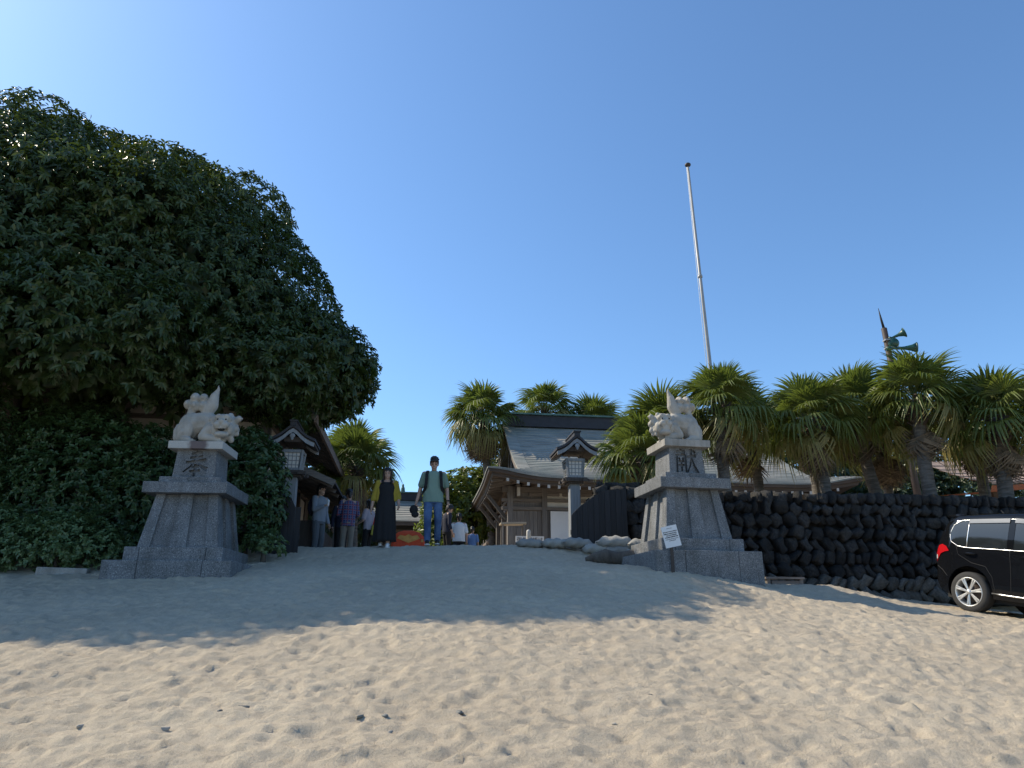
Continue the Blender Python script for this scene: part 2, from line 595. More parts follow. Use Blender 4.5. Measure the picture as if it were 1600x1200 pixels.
# footprints and scuffs: soft oval dips with a pushed-up rim
def dip(cx, cy, a, la, lb, depth, rim):
    r = max(la, lb) * 2.4
    x0, x1 = np.searchsorted(gx, (cx - r, cx + r)); y0, y1 = np.searchsorted(gy, (cy - r, cy + r))
    if x1 - x0 < 2 or y1 - y0 < 2: return
    X = GX[y0:y1, x0:x1] - cx; Y = GY[y0:y1, x0:x1] - cy
    u = (X * math.cos(a) + Y * math.sin(a)) / la; v = (-X * math.sin(a) + Y * math.cos(a)) / lb
    q = u * u + v * v
    sub[y0:y1, x0:x1] += -depth * np.exp(-q * 1.6) + rim * np.exp(-((np.sqrt(q) - 1.45) ** 2) * 5) * (0.6 + 0.5 * u)
for i in range(8500):
    cx = rng.uniform(-8, 9); cy = 3.4 + 11.2 * rng.random() ** 1.15
    la = 0.035 + 0.10 * rng.random() ** 2; lb = la * rng.uniform(0.4, 0.75)
    a = rng.normal(1.35, 0.7)
    k = 0.45 if (cy > 11) else 1.0
    dip(cx, cy, a, la, lb, rng.uniform(0.004, 0.017) * k, rng.uniform(0.002, 0.009) * k)
for i in range(70):
    dip(rng.uniform(-8, 9), rng.uniform(3.4, 13), rng.uniform(0, 3.1), rng.uniform(0.3, 0.8), rng.uniform(0.2, 0.4), rng.uniform(-0.02, 0.025), 0)
# shoe-sole tracks: short rows of ridges
for i in range(60):
    cx, cy, a = rng.uniform(-7, 8), rng.uniform(3.6, 9.5), rng.normal(1.4, 0.5)
    for k in range(6):
        dip(cx + math.cos(a) * 0.042 * k, cy + math.sin(a) * 0.042 * k, a + 1.57, 0.05, 0.013, 0.007, 0.0)
# ripples of wind-blown and trampled sand
def vnoise(X, Y, s, seed):
    r = np.random.default_rng(seed)
    T = r.random((64, 64))
    x = X * s; y = Y * s
    xi = np.floor(x).astype(int); yi = np.floor(y).astype(int)
    fx = x - xi; fy = y - yi
    fx = fx * fx * (3 - 2 * fx); fy = fy * fy * (3 - 2 * fy)
    g = lambda i, j: T[j % 64, i % 64]
    return (g(xi, yi) * (1 - fx) + g(xi + 1, yi) * fx) * (1 - fy) + (g(xi, yi + 1) * (1 - fx) + g(xi + 1, yi + 1) * fx) * fy - 0.5
dense = sstep(-14, -8, GX) * sstep(-15, -9, -GX) * sstep(0, 3.3, GY) * sstep(-20, -14.5, -GY)
sub += (0.05 * vnoise(GX, GY, 0.7, 1) + 0.025 * vnoise(GX, GY, 1.9, 2) + 0.018 * vnoise(GX + 0.4 * GY, GY * 1.4, 5.0, 3) + 0.020 * vnoise(GX, GY * 1.3, 11.0, 4) + 0.023 * vnoise(GX, GY, 21.0, 5)) * dense
def ridged(X, Y, s, seed):
    wx_ = X + 0.5 / s * vnoise(X, Y, s * 0.6, seed + 50); wy_ = Y + 0.5 / s * vnoise(X, Y, s * 0.6, seed + 51)
    return 0.5 - 2 * np.abs(vnoise(wx_, wy_, s, seed))
sub += (0.030 * ridged(GX * 0.8, GY * 1.25, 2.2, 8) + 0.018 * ridged(GX * 0.75 + 3, GY * 1.3, 6.0, 9) + 0.022 * ridged(GX * 0.8, GY * 1.2, 12.0, 10)) * dense * (1 - 0.45 * sstep(10, 12, GY))
H = H + sub
nx, ny = len(gx), len(gy)
idx = np.arange(nx * ny).reshape(ny, nx)
F = np.stack([idx[:-1, :-1], idx[:-1, 1:], idx[1:, 1:], idx[1:, :-1]], -1).reshape(-1, 4)
V = np.stack([GX, GY, H], -1).reshape(-1, 3)
sand = link('sand_ground', mesh_np('sand_ground', V, F, True), M['sand'])
tag(sand, kind='structure')
def gz(x, y):
    """height of the finished sand surface"""
    i = min(max(np.searchsorted(gx, x) - 1, 0), nx - 2); j = min(max(np.searchsorted(gy, y) - 1, 0), ny - 2)
    fx = (x - gx[i]) / (gx[i + 1] - gx[i]); fy = (y - gy[j]) / (gy[j + 1] - gy[j])
    return float((H[j, i] * (1 - fx) + H[j, i + 1] * fx) * (1 - fy) + (H[j + 1, i] * (1 - fx) + H[j + 1, i + 1] * fx) * fy)

# ------------------------------------------------------------------ stone pedestals with carved characters
def stroke(mb, pts, w0, w1, ox, oz, sc, y0, y1):
    """brush stroke: tapered ribbon through pts (0..100 box), widths w0 -> w1"""
    P = [Vector((ox + (x - 50) * sc, oz + (y - 50) * sc)) for x, y in pts]
    Lp = []; Rp = []
    for i, p in enumerate(P):
        t = (P[min(i + 1, len(P) - 1)] - P[max(i - 1, 0)]).normalized()
        n = Vector((-t.y, t.x))
        w = (w0 + (w1 - w0) * i / (len(P) - 1)) * sc / 2
        Lp.append(p + n * w); Rp.append(p - n * w)
    poly = Rp + Lp[::-1]
    mb.prism([(p.x, p.y) for p in poly], y0, y1)

HO = [([(30, 88), (50, 88), (72, 92)], 7, 9), ([(26, 73), (50, 74), (76, 78)], 7, 9), ([(12, 57), (50, 60), (90, 66)], 7, 11),
      ([(54, 99), (50, 80), (46, 62), (34, 44), (6, 22)], 10, 4), ([(54, 62), (70, 46), (84, 38), (98, 34)], 5, 12),
      ([(37, 40), (65, 43)], 6, 9), ([(30, 25), (71, 28)], 6, 9), ([(51, 52), (51, 26), (50, 2)], 9, 8)]
KEN = [([(6, 85), (48, 88)], 7, 9), ([(28, 99), (27, 76)], 8, 8), ([(8, 75), (7, 40), (5, 6)], 8, 7), ([(8, 73), (47, 75)], 7, 8),
       ([(47, 76), (47, 40), (46, 8)], 8, 7), ([(17, 64), (22, 54)], 7, 5), ([(38, 64), (33, 54)], 7, 5), ([(13, 49), (41, 51)], 6, 7),
       ([(13, 34), (41, 36)], 6, 7), ([(27, 50), (27, 12)], 7, 7), ([(53, 66), (75, 69), (97, 73)], 7, 10),
       ([(75, 98), (74, 68), (67, 36), (50, 5)], 10, 4), ([(76, 64), (84, 34), (99, 6)], 5, 13), ([(84, 93), (93, 82)], 6, 9)]

def pedestal(loc, rz, strokes, cap_mat, label, kx=1.0):
    root = empty('stone_pedestal', loc, rz, label, 'pedestal', 'granite pedestals flanking the sand ramp')
    root.scale = (kx, kx, 1)
    def slab(name, w, z0, z1, wt=None, mat='granite', bev=0.012):
        wt = wt or w
        mb = MB()
        h = z1 - z0
        mb.box((0, 0, (z0 + z1) / 2), (w, w, h), None, wt / w)
        return mb.build(name, M[mat], root, bevel=bev)
    # the two footing courses are made of separate blocks
    for z0, z1, w, cuts in ((-0.45, 0.15, 2.12, (-0.35, 0.42)), (0.15, 0.36, 1.66, (-0.53, 0.5))):
        xs = [-w / 2, *[c * w / 2 * 1.3 for c in cuts], w / 2]
        for a, b in zip(xs[:-1], xs[1:]):
            MB().box(((a + b) / 2, 0, (z0 + z1) / 2), (b - a - 0.006, w, z1 - z0)).build('footing_block', M['granite'], root, bevel=0.012)
    slab('plinth_core', 1.26, 0.36, 1.20, 0.98)
    # leaning pilasters on each face
    for side in range(4):
        q = Matrix.Rotation(side * math.pi / 2, 3, 'Z')
        for cx, w in ((-0.56, 0.2), (0.0, 0.27), (0.56, 0.2)):
            z0, z1 = 0.36, 1.20
            d = 0.055
            P = []
            for z, hw, s in ((z0, 0.63, 1.0), (z1, 0.49, 0.79)):
                for x in (cx - w / 2, cx + w / 2):
                    for y in (-hw - d, -hw + 0.04):
                        P.append(q @ Vector((x * s * (1.03 if side % 2 == 0 else 1.0), y, z)))
            MB().add(P, [(0, 2, 6, 4), (1, 5, 7, 3), (0, 4, 5, 1), (2, 3, 7, 6), (4, 6, 7, 5), (0, 1, 3, 2)]).build('pilaster', M['granite'], root, bevel=0.006)
    slab('ledge', 1.46, 1.20, 1.375)
    slab('upper_step', 1.08, 1.375, 1.485)
    body = MB(); body.box((0, 0, 1.72), (0.76, 0.76, 0.47), None, 0.93)
    cuts = []
    for i, (pts, a, b) in enumerate(strokes):
        c = MB(); stroke(c, pts, a * 1.35, b * 1.35, 0.0, 1.712, 0.0047, -0.45, -0.303 - (0.0007 * i if strokes is HO else 0)); cuts.append(c)
    if strokes is KEN:
        joint = MB()
        for c in cuts: joint.add(c.v, c.f)
        cuts = [joint]
    blk = carve(body, cuts, 'inscribed_block')
    if len(blk.polygons) < 40: blk = body.mesh('inscribed_block')
    link('inscribed_block', blk, M['granite'], root)
    slab('cap', 0.98, 1.955, 2.08, 0.985, cap_mat, 0.01)
    return root

PL = (-5.2, 11.75); PR = (2.97, 12.45)
ZL = 2.12; ZR = 2.32
pedestal((PL[0], PL[1], ZL), R(5), HO, 'cap_stained', 'granite pedestal carved with 奉, dark stain across its cap, beside the hedge', 0.88)
pedestal((PR[0], PR[1], ZR), R(11), KEN, 'granite_pale', 'granite pedestal carved with 献, in front of the dark stone wall', 0.86)

# ------------------------------------------------------------------ guardian lions
def lion_mesh(open_mouth, seed):
    b = MB()
    # hind quarters, arched body, chest (head towards +x, front towards -y)
    b.ell((-0.27, 0.0, 0.27), (0.20, 0.19, 0.22))
    b.cone((-0.25, 0, 0.30), 0.185, (0.0, 0.0, 0.34), 0.17)
    b.cone((0.0, 0, 0.34), 0.17, (0.22, -0.02, 0.26), 0.17)
    for s in (-1, 1):
        b.ell((-0.30, 0.13 * s, 0.20), (0.15, 0.09, 0.19), rot=(0, 0.3, 0))
        b.chain([(-0.33, 0.15 * s, 0.16), (-0.37, 0.16 * s, 0.07), (-0.20, 0.18 * s, 0.045)], [0.085, 0.065, 0.05])
        for k in range(4):
            b.ell((-0.13 + 0.005 * k, 0.18 * s + (k - 1.5) * 0.03, 0.03), (0.04, 0.018, 0.03))
        b.chain([(0.12, 0.15 * s, 0.22), (0.02, 0.19 * s, 0.10), (0.28, 0.17 * s - 0.03, 0.05)], [0.10, 0.07, 0.05])
        for k in range(4):
            b.ell((0.33, 0.16 * s - 0.03 + (k - 1.5) * 0.032, 0.032), (0.045, 0.018, 0.032))
    # tail: stem, whorled curls and a flame
    b.cone((-0.30, 0, 0.42), 0.075, (-0.28, 0, 0.56), 0.06)
    for cx, cz, r in ((-0.36, 0.62, 0.075), (-0.25, 0.72, 0.085), (-0.10, 0.72, 0.075), (-0.23, 0.60, 0.09), (-0.09, 0.60, 0.095)):
        b.ell((cx, 0, cz), (r, 0.10, r))
        b.ell((cx, -0.085, cz), (r * 0.45, 0.04, r * 0.45))
        b.ell((cx, 0.085, cz), (r * 0.45, 0.04, r * 0.45))
    b.chain([(0.0, 0, 0.52), (0.06, 0, 0.62), (0.08, 0, 0.74), (0.13, 0, 0.86), (0.125, 0, 0.93)], [0.10, 0.105, 0.08, 0.03, 0.008])
    b.cone((-0.05, 0, 0.46), 0.07, (0.0, 0, 0.55), 0.08)
    # flame tuft behind the heel
    b.chain([(-0.45, -0.05, 0.10), (-0.48, -0.05, 0.20), (-0.475, -0.05, 0.31)], [0.07, 0.05, 0.008])
    b.chain([(-0.43, 0.05, 0.12), (-0.41, 0.05, 0.2), (-0.41, 0.05, 0.26)], [0.06, 0.04, 0.008])
    # big low head turned to the front
    hx, hy, hz = 0.36, -0.12, 0.26
    b.ell((hx, hy + 0.03, hz), (0.205, 0.19, 0.20))
    b.ell((hx, hy - 0.10, hz + 0.10), (0.15, 0.10, 0.075))          # brow
    for s in (-1, 1):
        b.ell((hx + 0.075 * s, hy - 0.175, hz + 0.125), (0.055, 0.04, 0.035), rot=(0, 0.35 * s, 0))
        b.ell((hx + 0.07 * s, hy - 0.185, hz + 0.075), (0.03, 0.025, 0.026))
        b.ell((hx + 0.07 * s, hy - 0.19, hz - 0.005), (0.07, 0.06, 0.05))     # cheeks and upper lip
        b.ell((hx + 0.13 * s, hy - 0.09, hz - 0.05), (0.06, 0.08, 0.09))
        b.chain([(hx + 0.17 * s, hy + 0.02, hz + 0.10), (hx + 0.23 * s, hy + 0.0, hz + 0.13), (hx + 0.285 * s, hy + 0.01, hz + 0.135)], [0.06, 0.05, 0.015])
    b.ell((hx, hy - 0.215, hz + 0.045), (0.05, 0.045, 0.04))          # nose
    b.ell((hx, hy - 0.13, hz - 0.14), (0.12, 0.10, 0.05))            # lower jaw
    if not open_mouth:
        b.ell((hx, hy - 0.17, hz - 0.075), (0.09, 0.05, 0.05))
    for k in range(-3, 4):                                            # teeth
        b.ell((hx + 0.026 * k, hy - 0.205, hz - 0.05), (0.012, 0.015, 0.022))
    # mane curls
    r = random.Random(seed)
    for k in range(30):
        a = r.uniform(0.1, 2 * math.pi - 0.1)
        rr = r.uniform(0.17, 0.22)
        x = hx + rr * math.sin(a) * 1.0; z = hz - 0.02 + rr * math.cos(a) * 0.95
        if z < 0.03: z = 0.03
        y = hy + r.uniform(-0.02, 0.12)
        q = r.uniform(0.035, 0.055)
        b.ell((x, y, z), (q, q, q))
    for k in range(14):
        b.ell((0.16 + r.uniform(-0.05, 0.05), -0.15 + r.uniform(-0.04, 0.03), 0.10 + 0.022 * k), (0.045, 0.04, 0.04))
    return fuse(b, 0.0105, 2, 'lion')

def lion(loc, rz, mirror, open_mouth, label, seed):
    root = empty('guardian_lion', loc, rz, label, 'statue', 'guardian lion statues')
    root.scale = (0.88, 0.88, 1.10) if mirror else (0.95, 0.95, 1.14)
    me = lion_mesh(open_mouth, seed)
    if mirror:
        V = np.empty(len(me.vertices) * 3, np.float32); me.vertices.foreach_get('co', V)
        V = V.reshape(-1, 3); V[:, 0] *= -1
        me.vertices.foreach_set('co', V.ravel()); me.flip_normals(); me.update()
    s = -1 if mirror else 1
    link('body', me, M['marble'], root)
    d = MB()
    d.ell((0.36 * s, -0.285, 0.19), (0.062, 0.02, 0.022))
    d.build('mouth_shade', M['black'], root, True)  # solid black lump that paints the shade between the jaws
    for k in (-1, 1):
        MB().ell(((0.36 + 0.07 * k) * s, -0.325, 0.335), (0.016, 0.01, 0.013)).build('eye', M['wall_stone'], root, True)
    return root
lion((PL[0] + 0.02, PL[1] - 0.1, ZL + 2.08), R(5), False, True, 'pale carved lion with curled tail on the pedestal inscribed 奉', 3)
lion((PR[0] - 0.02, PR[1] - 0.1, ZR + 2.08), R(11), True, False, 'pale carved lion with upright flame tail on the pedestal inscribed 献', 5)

# ------------------------------------------------------------------ foliage
def leaves_mesh(name, pos, d, up, length, width, droop=0.15, fold=0.25):
    """many folded pointed leaves as one mesh; every array has one row per leaf"""
    n = len(pos)
    d = d / np.linalg.norm(d, axis=1, keepdims=True)
    side = np.cross(d, up); side /= (np.linalg.norm(side, axis=1, keepdims=True) + 1e-9)
    nrm = np.cross(side, d)
    L = length[:, None]; W = width[:, None]
    dn = np.array([0, 0, -1.0])
    p0 = pos
    c1 = pos + d * L * 0.38; c2 = pos + d * L * 0.72 + dn * L * droop * 0.4; tip = pos + d * L + dn * L * droop
    lift = nrm * W * fold
    V = np.stack([p0, c1 + side * W * 0.5 + lift, c2 + side * W * 0.42 + lift, tip, c2 - side * W * 0.42 + lift, c1 - side * W * 0.5 + lift], 1).reshape(-1, 3)
    b = (np.arange(n) * 6)[:, None]
    F = np.concatenate([b + np.array([[0, 1, 2, 3]]), b + np.array([[0, 3, 4, 5]])], 0)
    return mesh_np(name, V, F)

def unit(r, n):
    v = r.normal(size=(n, 3)); return v / np.linalg.norm(v, axis=1, keepdims=True)

def crown_points(r, lobes, density, zmin=-1e9, depth=0.5, cull=0.82):
    """points with outward normals scattered over the outer skin of a union of ellipsoids"""
    P = []; Nn = []
    for c, rad in lobes:
        c = np.array(c); rad = np.array(rad)
        area = 4 * math.pi * ((rad[0] * rad[1]) ** 1.6 / 3 + (rad[0] * rad[2]) ** 1.6 / 3 + (rad[1] * rad[2]) ** 1.6 / 3) ** (1 / 1.6)
        n = int(area * density)
        u = unit(r, n)
        k = 1 - r.random((n, 1)) ** 2 * depth / rad.mean()
        p = c + u * rad * k
        nn = u / rad; nn /= np.linalg.norm(nn, axis=1, keepdims=True)
        keep = p[:, 2] > zmin + r.random(n) * 0.5
        for c2, r2 in lobes:
            if c2 is not None and (np.array(c2) != c).any():
                q = (((p - np.array(c2)) / np.array(r2)) ** 2).sum(1)
                keep &= q > cull ** 2
        P.append(p[keep]); Nn.append(nn[keep])
    return np.concatenate(P), np.concatenate(Nn)

def whorls(r, P, Nn, k, length, width, up_bias=0.35, spread=1.0, droop=0.3):
    """k leaves round each shoot tip"""
    n = len(P)
    ax = Nn + np.array([0, 0, up_bias]) + r.normal(size=(n, 3)) * 0.3
    ax /= np.linalg.norm(ax, axis=1, keepdims=True)
    ref = np.where(np.abs(ax[:, 2:3]) < 0.9, np.array([[0, 0, 1.0]]), np.array([[1.0, 0, 0]]))
    a = np.cross(ax, ref); a /= np.linalg.norm(a, axis=1, keepdims=True)
    b = np.cross(ax, a)
    ang = (np.arange(k)[None, :] / k * 2 * math.pi + r.random((n, 1)) * 6.28 + r.normal(size=(n, k)) * 0.25)
    el = r.uniform(-0.1, 0.9, (n, k))
    D = (a[:, None, :] * np.cos(ang)[..., None] + b[:, None, :] * np.sin(ang)[..., None]) * spread + ax[:, None, :] * el[..., None]
    D[..., 2] -= droop * r.random((n, k))
    Pos = P[:, None, :] + ax[:, None, :] * (r.random((n, k, 1)) - 0.6) * length * 0.8
    Up = ax[:, None, :] + 0 * D
    L = length * r.uniform(0.65, 1.2, (n * k)); W = width * r.uniform(0.8, 1.2, (n * k))
    return Pos.reshape(-1, 3), D.reshape(-1, 3), Up.reshape(-1, 3), L, W

def foliage(name, seed, lobes, density, k, length, width, mat, parent, zmin=-1e9, depth=0.5, droop=0.3, up_bias=0.35, cull=0.82):
    r = np.random.default_rng(seed)
    P, Nn = crown_points(r, lobes, density, zmin, depth, cull)
    return link(name, leaves_mesh(name, *whorls(r, P, Nn, k, length, width, up_bias, 1.0, droop)), mat, parent)

def lumps(seed, lobes, n, rmin, rmax, front=None):
    """smaller boughs bulging out of the big lobes"""
    r = np.random.default_rng(seed)
    out = []
    for c, rad in lobes:
        m = max(3, int(n * rad[0] * rad[2] / 20))
        for u in unit(r, m):
            q = r.uniform(rmin, rmax)
            p = np.array(c) + u * (np.array(rad) - q * 0.55)
            out.append((tuple(p), (q * 1.15, q * 1.15, q * 0.8)))
    return out

# the great evergreen on the left
tree = empty('evergreen_tree', (-11.5, 15.8, 2.7), 0, 'huge dense dark evergreen tree spreading over the hedge and shop', 'tree')
TL = [((-12.7, 15.0, 7.4), (8.8, 5.5, 5.05)), ((-5.2, 15.4, 6.9), (2.1, 2.3, 1.35))]
TL2 = TL + lumps(11, TL, 26, 0.8, 1.4)
TLr = [(tuple(np.array(c) - np.array((-11.5, 15.8, 2.7))), r_) for c, r_ in TL2]
foliage('crown', 21, TLr, 40, 9, 0.14, 0.044, M['leaf_tree'], tree, zmin=2.55, depth=0.8, droop=1.1)
inner = [(c, tuple(x * 0.86 for x in r_)) for c, r_ in TLr[:2]]
foliage('inner_crown', 22, inner, 30, 7, 0.30, 0.16, M['leaf_tree'], tree, zmin=2.7, depth=2.2, cull=0.5)
mb = MB()
mb.tube([(0, 0, -0.4), (0.1, 0, 1.2), (-0.2, 0.1, 2.8), (0.2, 0, 5)], [0.5, 0.38, 0.34, 0.2], 12)
mb.build('trunk', M['bark'], tree, True)
for k, (dx, dy, dz, z0) in enumerate(((4.5, -1, 3.2, 1.6), (-4, -1.5, 4.5, 1.8), (5.8, 0.3, 4.4, 1.4), (1.5, -2.6, 5.5, 2.4), (-2.5, 2.4, 6, 2.6), (2.2, 1.5, 7.5, 3.2))):
    MB().tube([(0, 0, z0), (dx * 0.35, dy * 0.35, z0 + dz * 0.32), (dx * 0.7, dy * 0.7, z0 + dz * 0.6), (dx, dy, dz + 1)], [0.24, 0.17, 0.11, 0.04], 8).build('limb', M['bark'], tree, True)
t2 = MB(); t2.tube([(2.0, -2.0, -0.6), (2.05, -2.0, 1.2), (2.0, -1.9, 3.4), (1.8, -1.5, 5.0)], [0.13, 0.11, 0.1, 0.06], 9)
t2.build('limb', M['bark'], tree, True)

def bush(name, label, cat, loc, lobes, seed, dens, k, ln, wd, mat, group=None, zmin=0.02, lump=(10, 0.25, 0.5), depth=0.3, droop=0.15, up=0.5):
    root = empty(name, loc, 0, label, cat, group)
    L = list(lobes)
    if lump: L = L + lumps(seed + 1, lobes, *lump)
    foliage('foliage', seed, L, dens, k, ln, wd, M[mat], root, zmin=zmin, depth=depth, droop=droop, up_bias=up)
    core = [(c, tuple(x * 0.8 for x in r_)) for c, r_ in lobes]
    foliage('inner_foliage', seed + 5, core, dens * 0.45, 6, ln * 1.3, wd * 1.5, M[mat], root, zmin=zmin, depth=0.8, cull=0.4)
    r = random.Random(seed)
    for c, r_ in lobes:
        MB().tube([(c[0] * 0.6, c[1] * 0.6, -0.2), (c[0] * 0.9, c[1] * 0.9, c[2] * 0.5), (c[0], c[1], c[2] + r_[2] * 0.4)], [0.06, 0.045, 0.015], 7).build('stem', M['bark'], root, True)
    return root

bush('hedge_bush', 'tall loose dark green hedge bush with upright shoots beside the pedestal inscribed 奉', 'bush', (-8.0, 13.2, 2.3),
     [((-0.1, 0, 1.3), (1.5, 1.0, 1.75)), ((1.15, 0.15, 1.15), (0.95, 0.9, 1.55)), ((-0.9, 0, 2.2), (0.5, 0.5, 1.1))], 31, 75, 7, 0.10, 0.04, 'leaf_hedge', lump=(70, 0.16, 0.38))
bush('hedge_bush', 'tall dark green hedge bush filling the corner left of the clipped shrub', 'bush', (-10.6, 13.0, 2.3),
     [((0, 0, 1.2), (1.6, 1.1, 1.7)), ((0.8, -0.2, 1.6), (0.7, 0.7, 1.7))], 35, 60, 7, 0.10, 0.04, 'leaf_hedge', lump=(70, 0.16, 0.38))
bush('clipped_shrub', 'low rounded clipped shrub at the edge of the sand below the hedge', 'shrub', (-7.45, 11.95, 2.05),
     [((0, 0, 0.45), (1.15, 0.75, 0.62)), ((-1.4, 0.1, 0.5), (1.1, 0.8, 0.75)), ((0.85, 0.35, 0.3), (0.55, 0.5, 0.42))], 41, 150, 6, 0.065, 0.034, 'leaf_shrub', lump=(40, 0.12, 0.25), depth=0.15)
bush('hedge_bush', 'dark leafy bush growing between the pedestal inscribed 奉 and the lantern', 'bush', (-4.75, 13.3, 2.5),
     [((-0.2, 0, 1.15), (0.75, 0.6, 1.25)), ((-1.0, 0.3, 1.3), (0.9, 0.6, 1.3))], 45, 85, 7, 0.10, 0.045, 'leaf_hedge', lump=(70, 0.15, 0.3))
bush('low_shrub', 'small low green shrub at the foot of the black board fence', 'shrub', (-4.35, 12.75, 2.42),
     [((0, 0, 0.18), (0.42, 0.35, 0.32))], 51, 180, 6, 0.06, 0.035, 'leaf_shrub', lump=(60, 0.08, 0.14), depth=0.1)

# ------------------------------------------------------------------ dark dry-stone wall on the right
def stone_mesh(seed, n=2):
    r = random.Random(seed)
    bm = bmesh.new()
    bmesh.ops.create_icosphere(bm, subdivisions=n, radius=1)
    off = Vector((r.random() * 50, r.random() * 50, r.random() * 50))
    e = r.uniform(0.32, 0.55)
    for v in bm.verts:
        p = v.co
        q = Vector([math.copysign(abs(c) ** e, c) for c in p])
        q *= 0.84 + 0.6 * (mnoise.noise(p * 1.0 + off))
        v.co = q
    me = bpy.data.meshes.new('stone')
    bm.to_mesh(me); bm.free()
    me.polygons.foreach_set('use_smooth', np.ones(len(me.polygons), dtype=bool))
    return me
STONES = [stone_mesh(k) for k in range(9)]
FSTONES = [stone_mesh(k + 40) for k in range(6)]
for m_ in STONES: m_.materials.append(M['wall_stone'])
for m_ in FSTONES: m_.materials.append(M['foot_stone'])

WALL_O = (3.55, 13.35)            # left front end of the wall, which runs along the shrine's front
wall = empty('stone_wall', (WALL_O[0], WALL_O[1], 1.6), PHI, 'long dark dry-stone wall of leaning rounded stones behind the parked car', 'wall')
WLEN = 10.5; WH = 2.13            # top at 3.73
MB().box((WLEN / 2, 0.75, 0.75), (WLEN, 0.9, 2.6)).build('wall_core', M['wall_core'], wall)
rw = random.Random(5)
rows = 8
def wall_rows(x0, x1, add, foot=True):
    z = 0.06
    for j in range(rows + 1):
        top = j == rows
        h = 0.30 if not top else 0.27
        if foot and j < 2: h = 0.30
        step = 0.2 if not top else 0.18
        x = x0 + rw.uniform(0, 0.2)
        lean = (1 if j % 2 else -1) * 0.52
        while x < x1:
            w = step * rw.uniform(0.7, 1.5)
            a = lean + rw.gauss(0, 0.24) if not top else rw.gauss(0.12, 0.12)
            batter = 0.24 - 0.028 * j           # the foot stands further out
            if foot and j == 0: a = -0.95 + rw.gauss(0, 0.15)
            add((x + w / 2, 0.30 - batter + rw.uniform(-0.035, 0.035), z + h / 2 + (rw.uniform(-0.025, 0.025) if not top else 0)),
                (0, a, rw.uniform(-0.15, 0.15)), (w * (0.43 if j > 1 else 0.52) * rw.uniform(0.85, 1.12), rw.uniform(0.12, 0.2), h * (0.5 if j > 1 else 0.58) * rw.uniform(0.8, 1.15)), j)
            x += w
        z += 0.235 if not top else 0
stones = []
wall_rows(0.0, WLEN, lambda *a: stones.append(a))
stones.sort(key=lambda s: s[0][0])
near = [s for s in stones if s[0][0] < 7.2][:300]
rest = [s for s in stones if s not in near]
for c, ro, sc, j in near:
    me = rw.choice(FSTONES if j < 2 and c[0] > 1.0 else STONES)
    link('stone', me, None, wall, c, ro, sc)
mb = MB()
for c, ro, sc, j in rest:
    me = STONES[int(abs(c[0] * 37)) % 9]
    q = Euler(ro).to_matrix()
    mb.add([Vector(c) + q @ Vector((v.co.x * sc[0], v.co.y * sc[1], v.co.z * sc[2])) for v in me.vertices], [tuple(p.vertices) for p in me.polygons])
o = mb.build('more_stones', M['wall_stone'], wall, True); tag(o, kind='stuff')

# short return of the wall left of the right pedestal
wall2 = empty('stone_wall', (1.75, 14.35, 2.4), PHI, 'short end of dark rubble wall beside the black board fence and sandbags', 'wall')
MB().box((0.85, 0.62, 0.7), (1.75, 0.7, 1.5)).build('wall_core', M['wall_core'], wall2)
for j in range(6):
    x = -0.05 + rw.uniform(0, 0.1)
    while x < 1.75:
        w = rw.uniform(0.22, 0.36)
        link('stone', rw.choice(STONES), None, wall2, (x + w / 2, 0.24 + rw.uniform(-0.04, 0.04), 0.16 + j * 0.265), (0, rw.gauss(0, 0.4), 0), (w * 0.58, 0.18, 0.165))
        x += w
for k in range(6):
    link('stone', rw.choice(STONES), None, wall2, (0.25 + k * 0.28, 0.55, 1.62 + rw.uniform(-0.03, 0.05)), (0, rw.gauss(0, 0.3), rw.random()), (0.19, 0.25, 0.12))

# black board fences closing the wall ends beside each lantern
def board_fence(loc, rz, tops, w, label):
    root = empty('board_fence', loc, rz, label, 'fence', 'black board fences at the lantern posts')
    for k, h in enumerate(tops):
        x = k * w
        h2 = tops[min(k + 1, len(tops) - 1)]
        MB().add([(x + .001, 0, -0.3), (x + w - .001, 0, -0.3), (x + w - .001, 0.03, -0.3), (x + .001, 0.03, -0.3),
                  (x + .003, -0.03, h), (x + w - .003, -0.03, h2), (x + w - .003, 0.0, h2), (x + .003, 0.0, h)],
                 [(3, 2, 1, 0), (4, 5, 6, 7), (0, 1, 5, 4), (1, 2, 6, 5), (2, 3, 7, 6), (3, 0, 4, 7)]).build('board', M['char_wood'], root, loc=(0, (k % 2) * 0.003, 0))
    MB().box((len(tops) * w / 2, 0.06, 0.3), (len(tops) * w, 0.05, 0.09)).build('rail', M['char_wood'], root)
    return root
board_fence((1.17, 14.2, 2.75), PHI, [0.62, 0.74, 0.84, 0.92, 1.0, 1.07, 1.12, 1.15, 1.16, 1.16], 0.115, 'black vertical board fence with slanting top in front of the lantern beside the sandbags')
board_fence((-4.62, 13.45, 2.6), PHI, [1.38, 1.36, 1.3, 1.18, 1.02, 0.84], 0.105, 'black vertical board fence with slanting top beside the hedge and the shop')

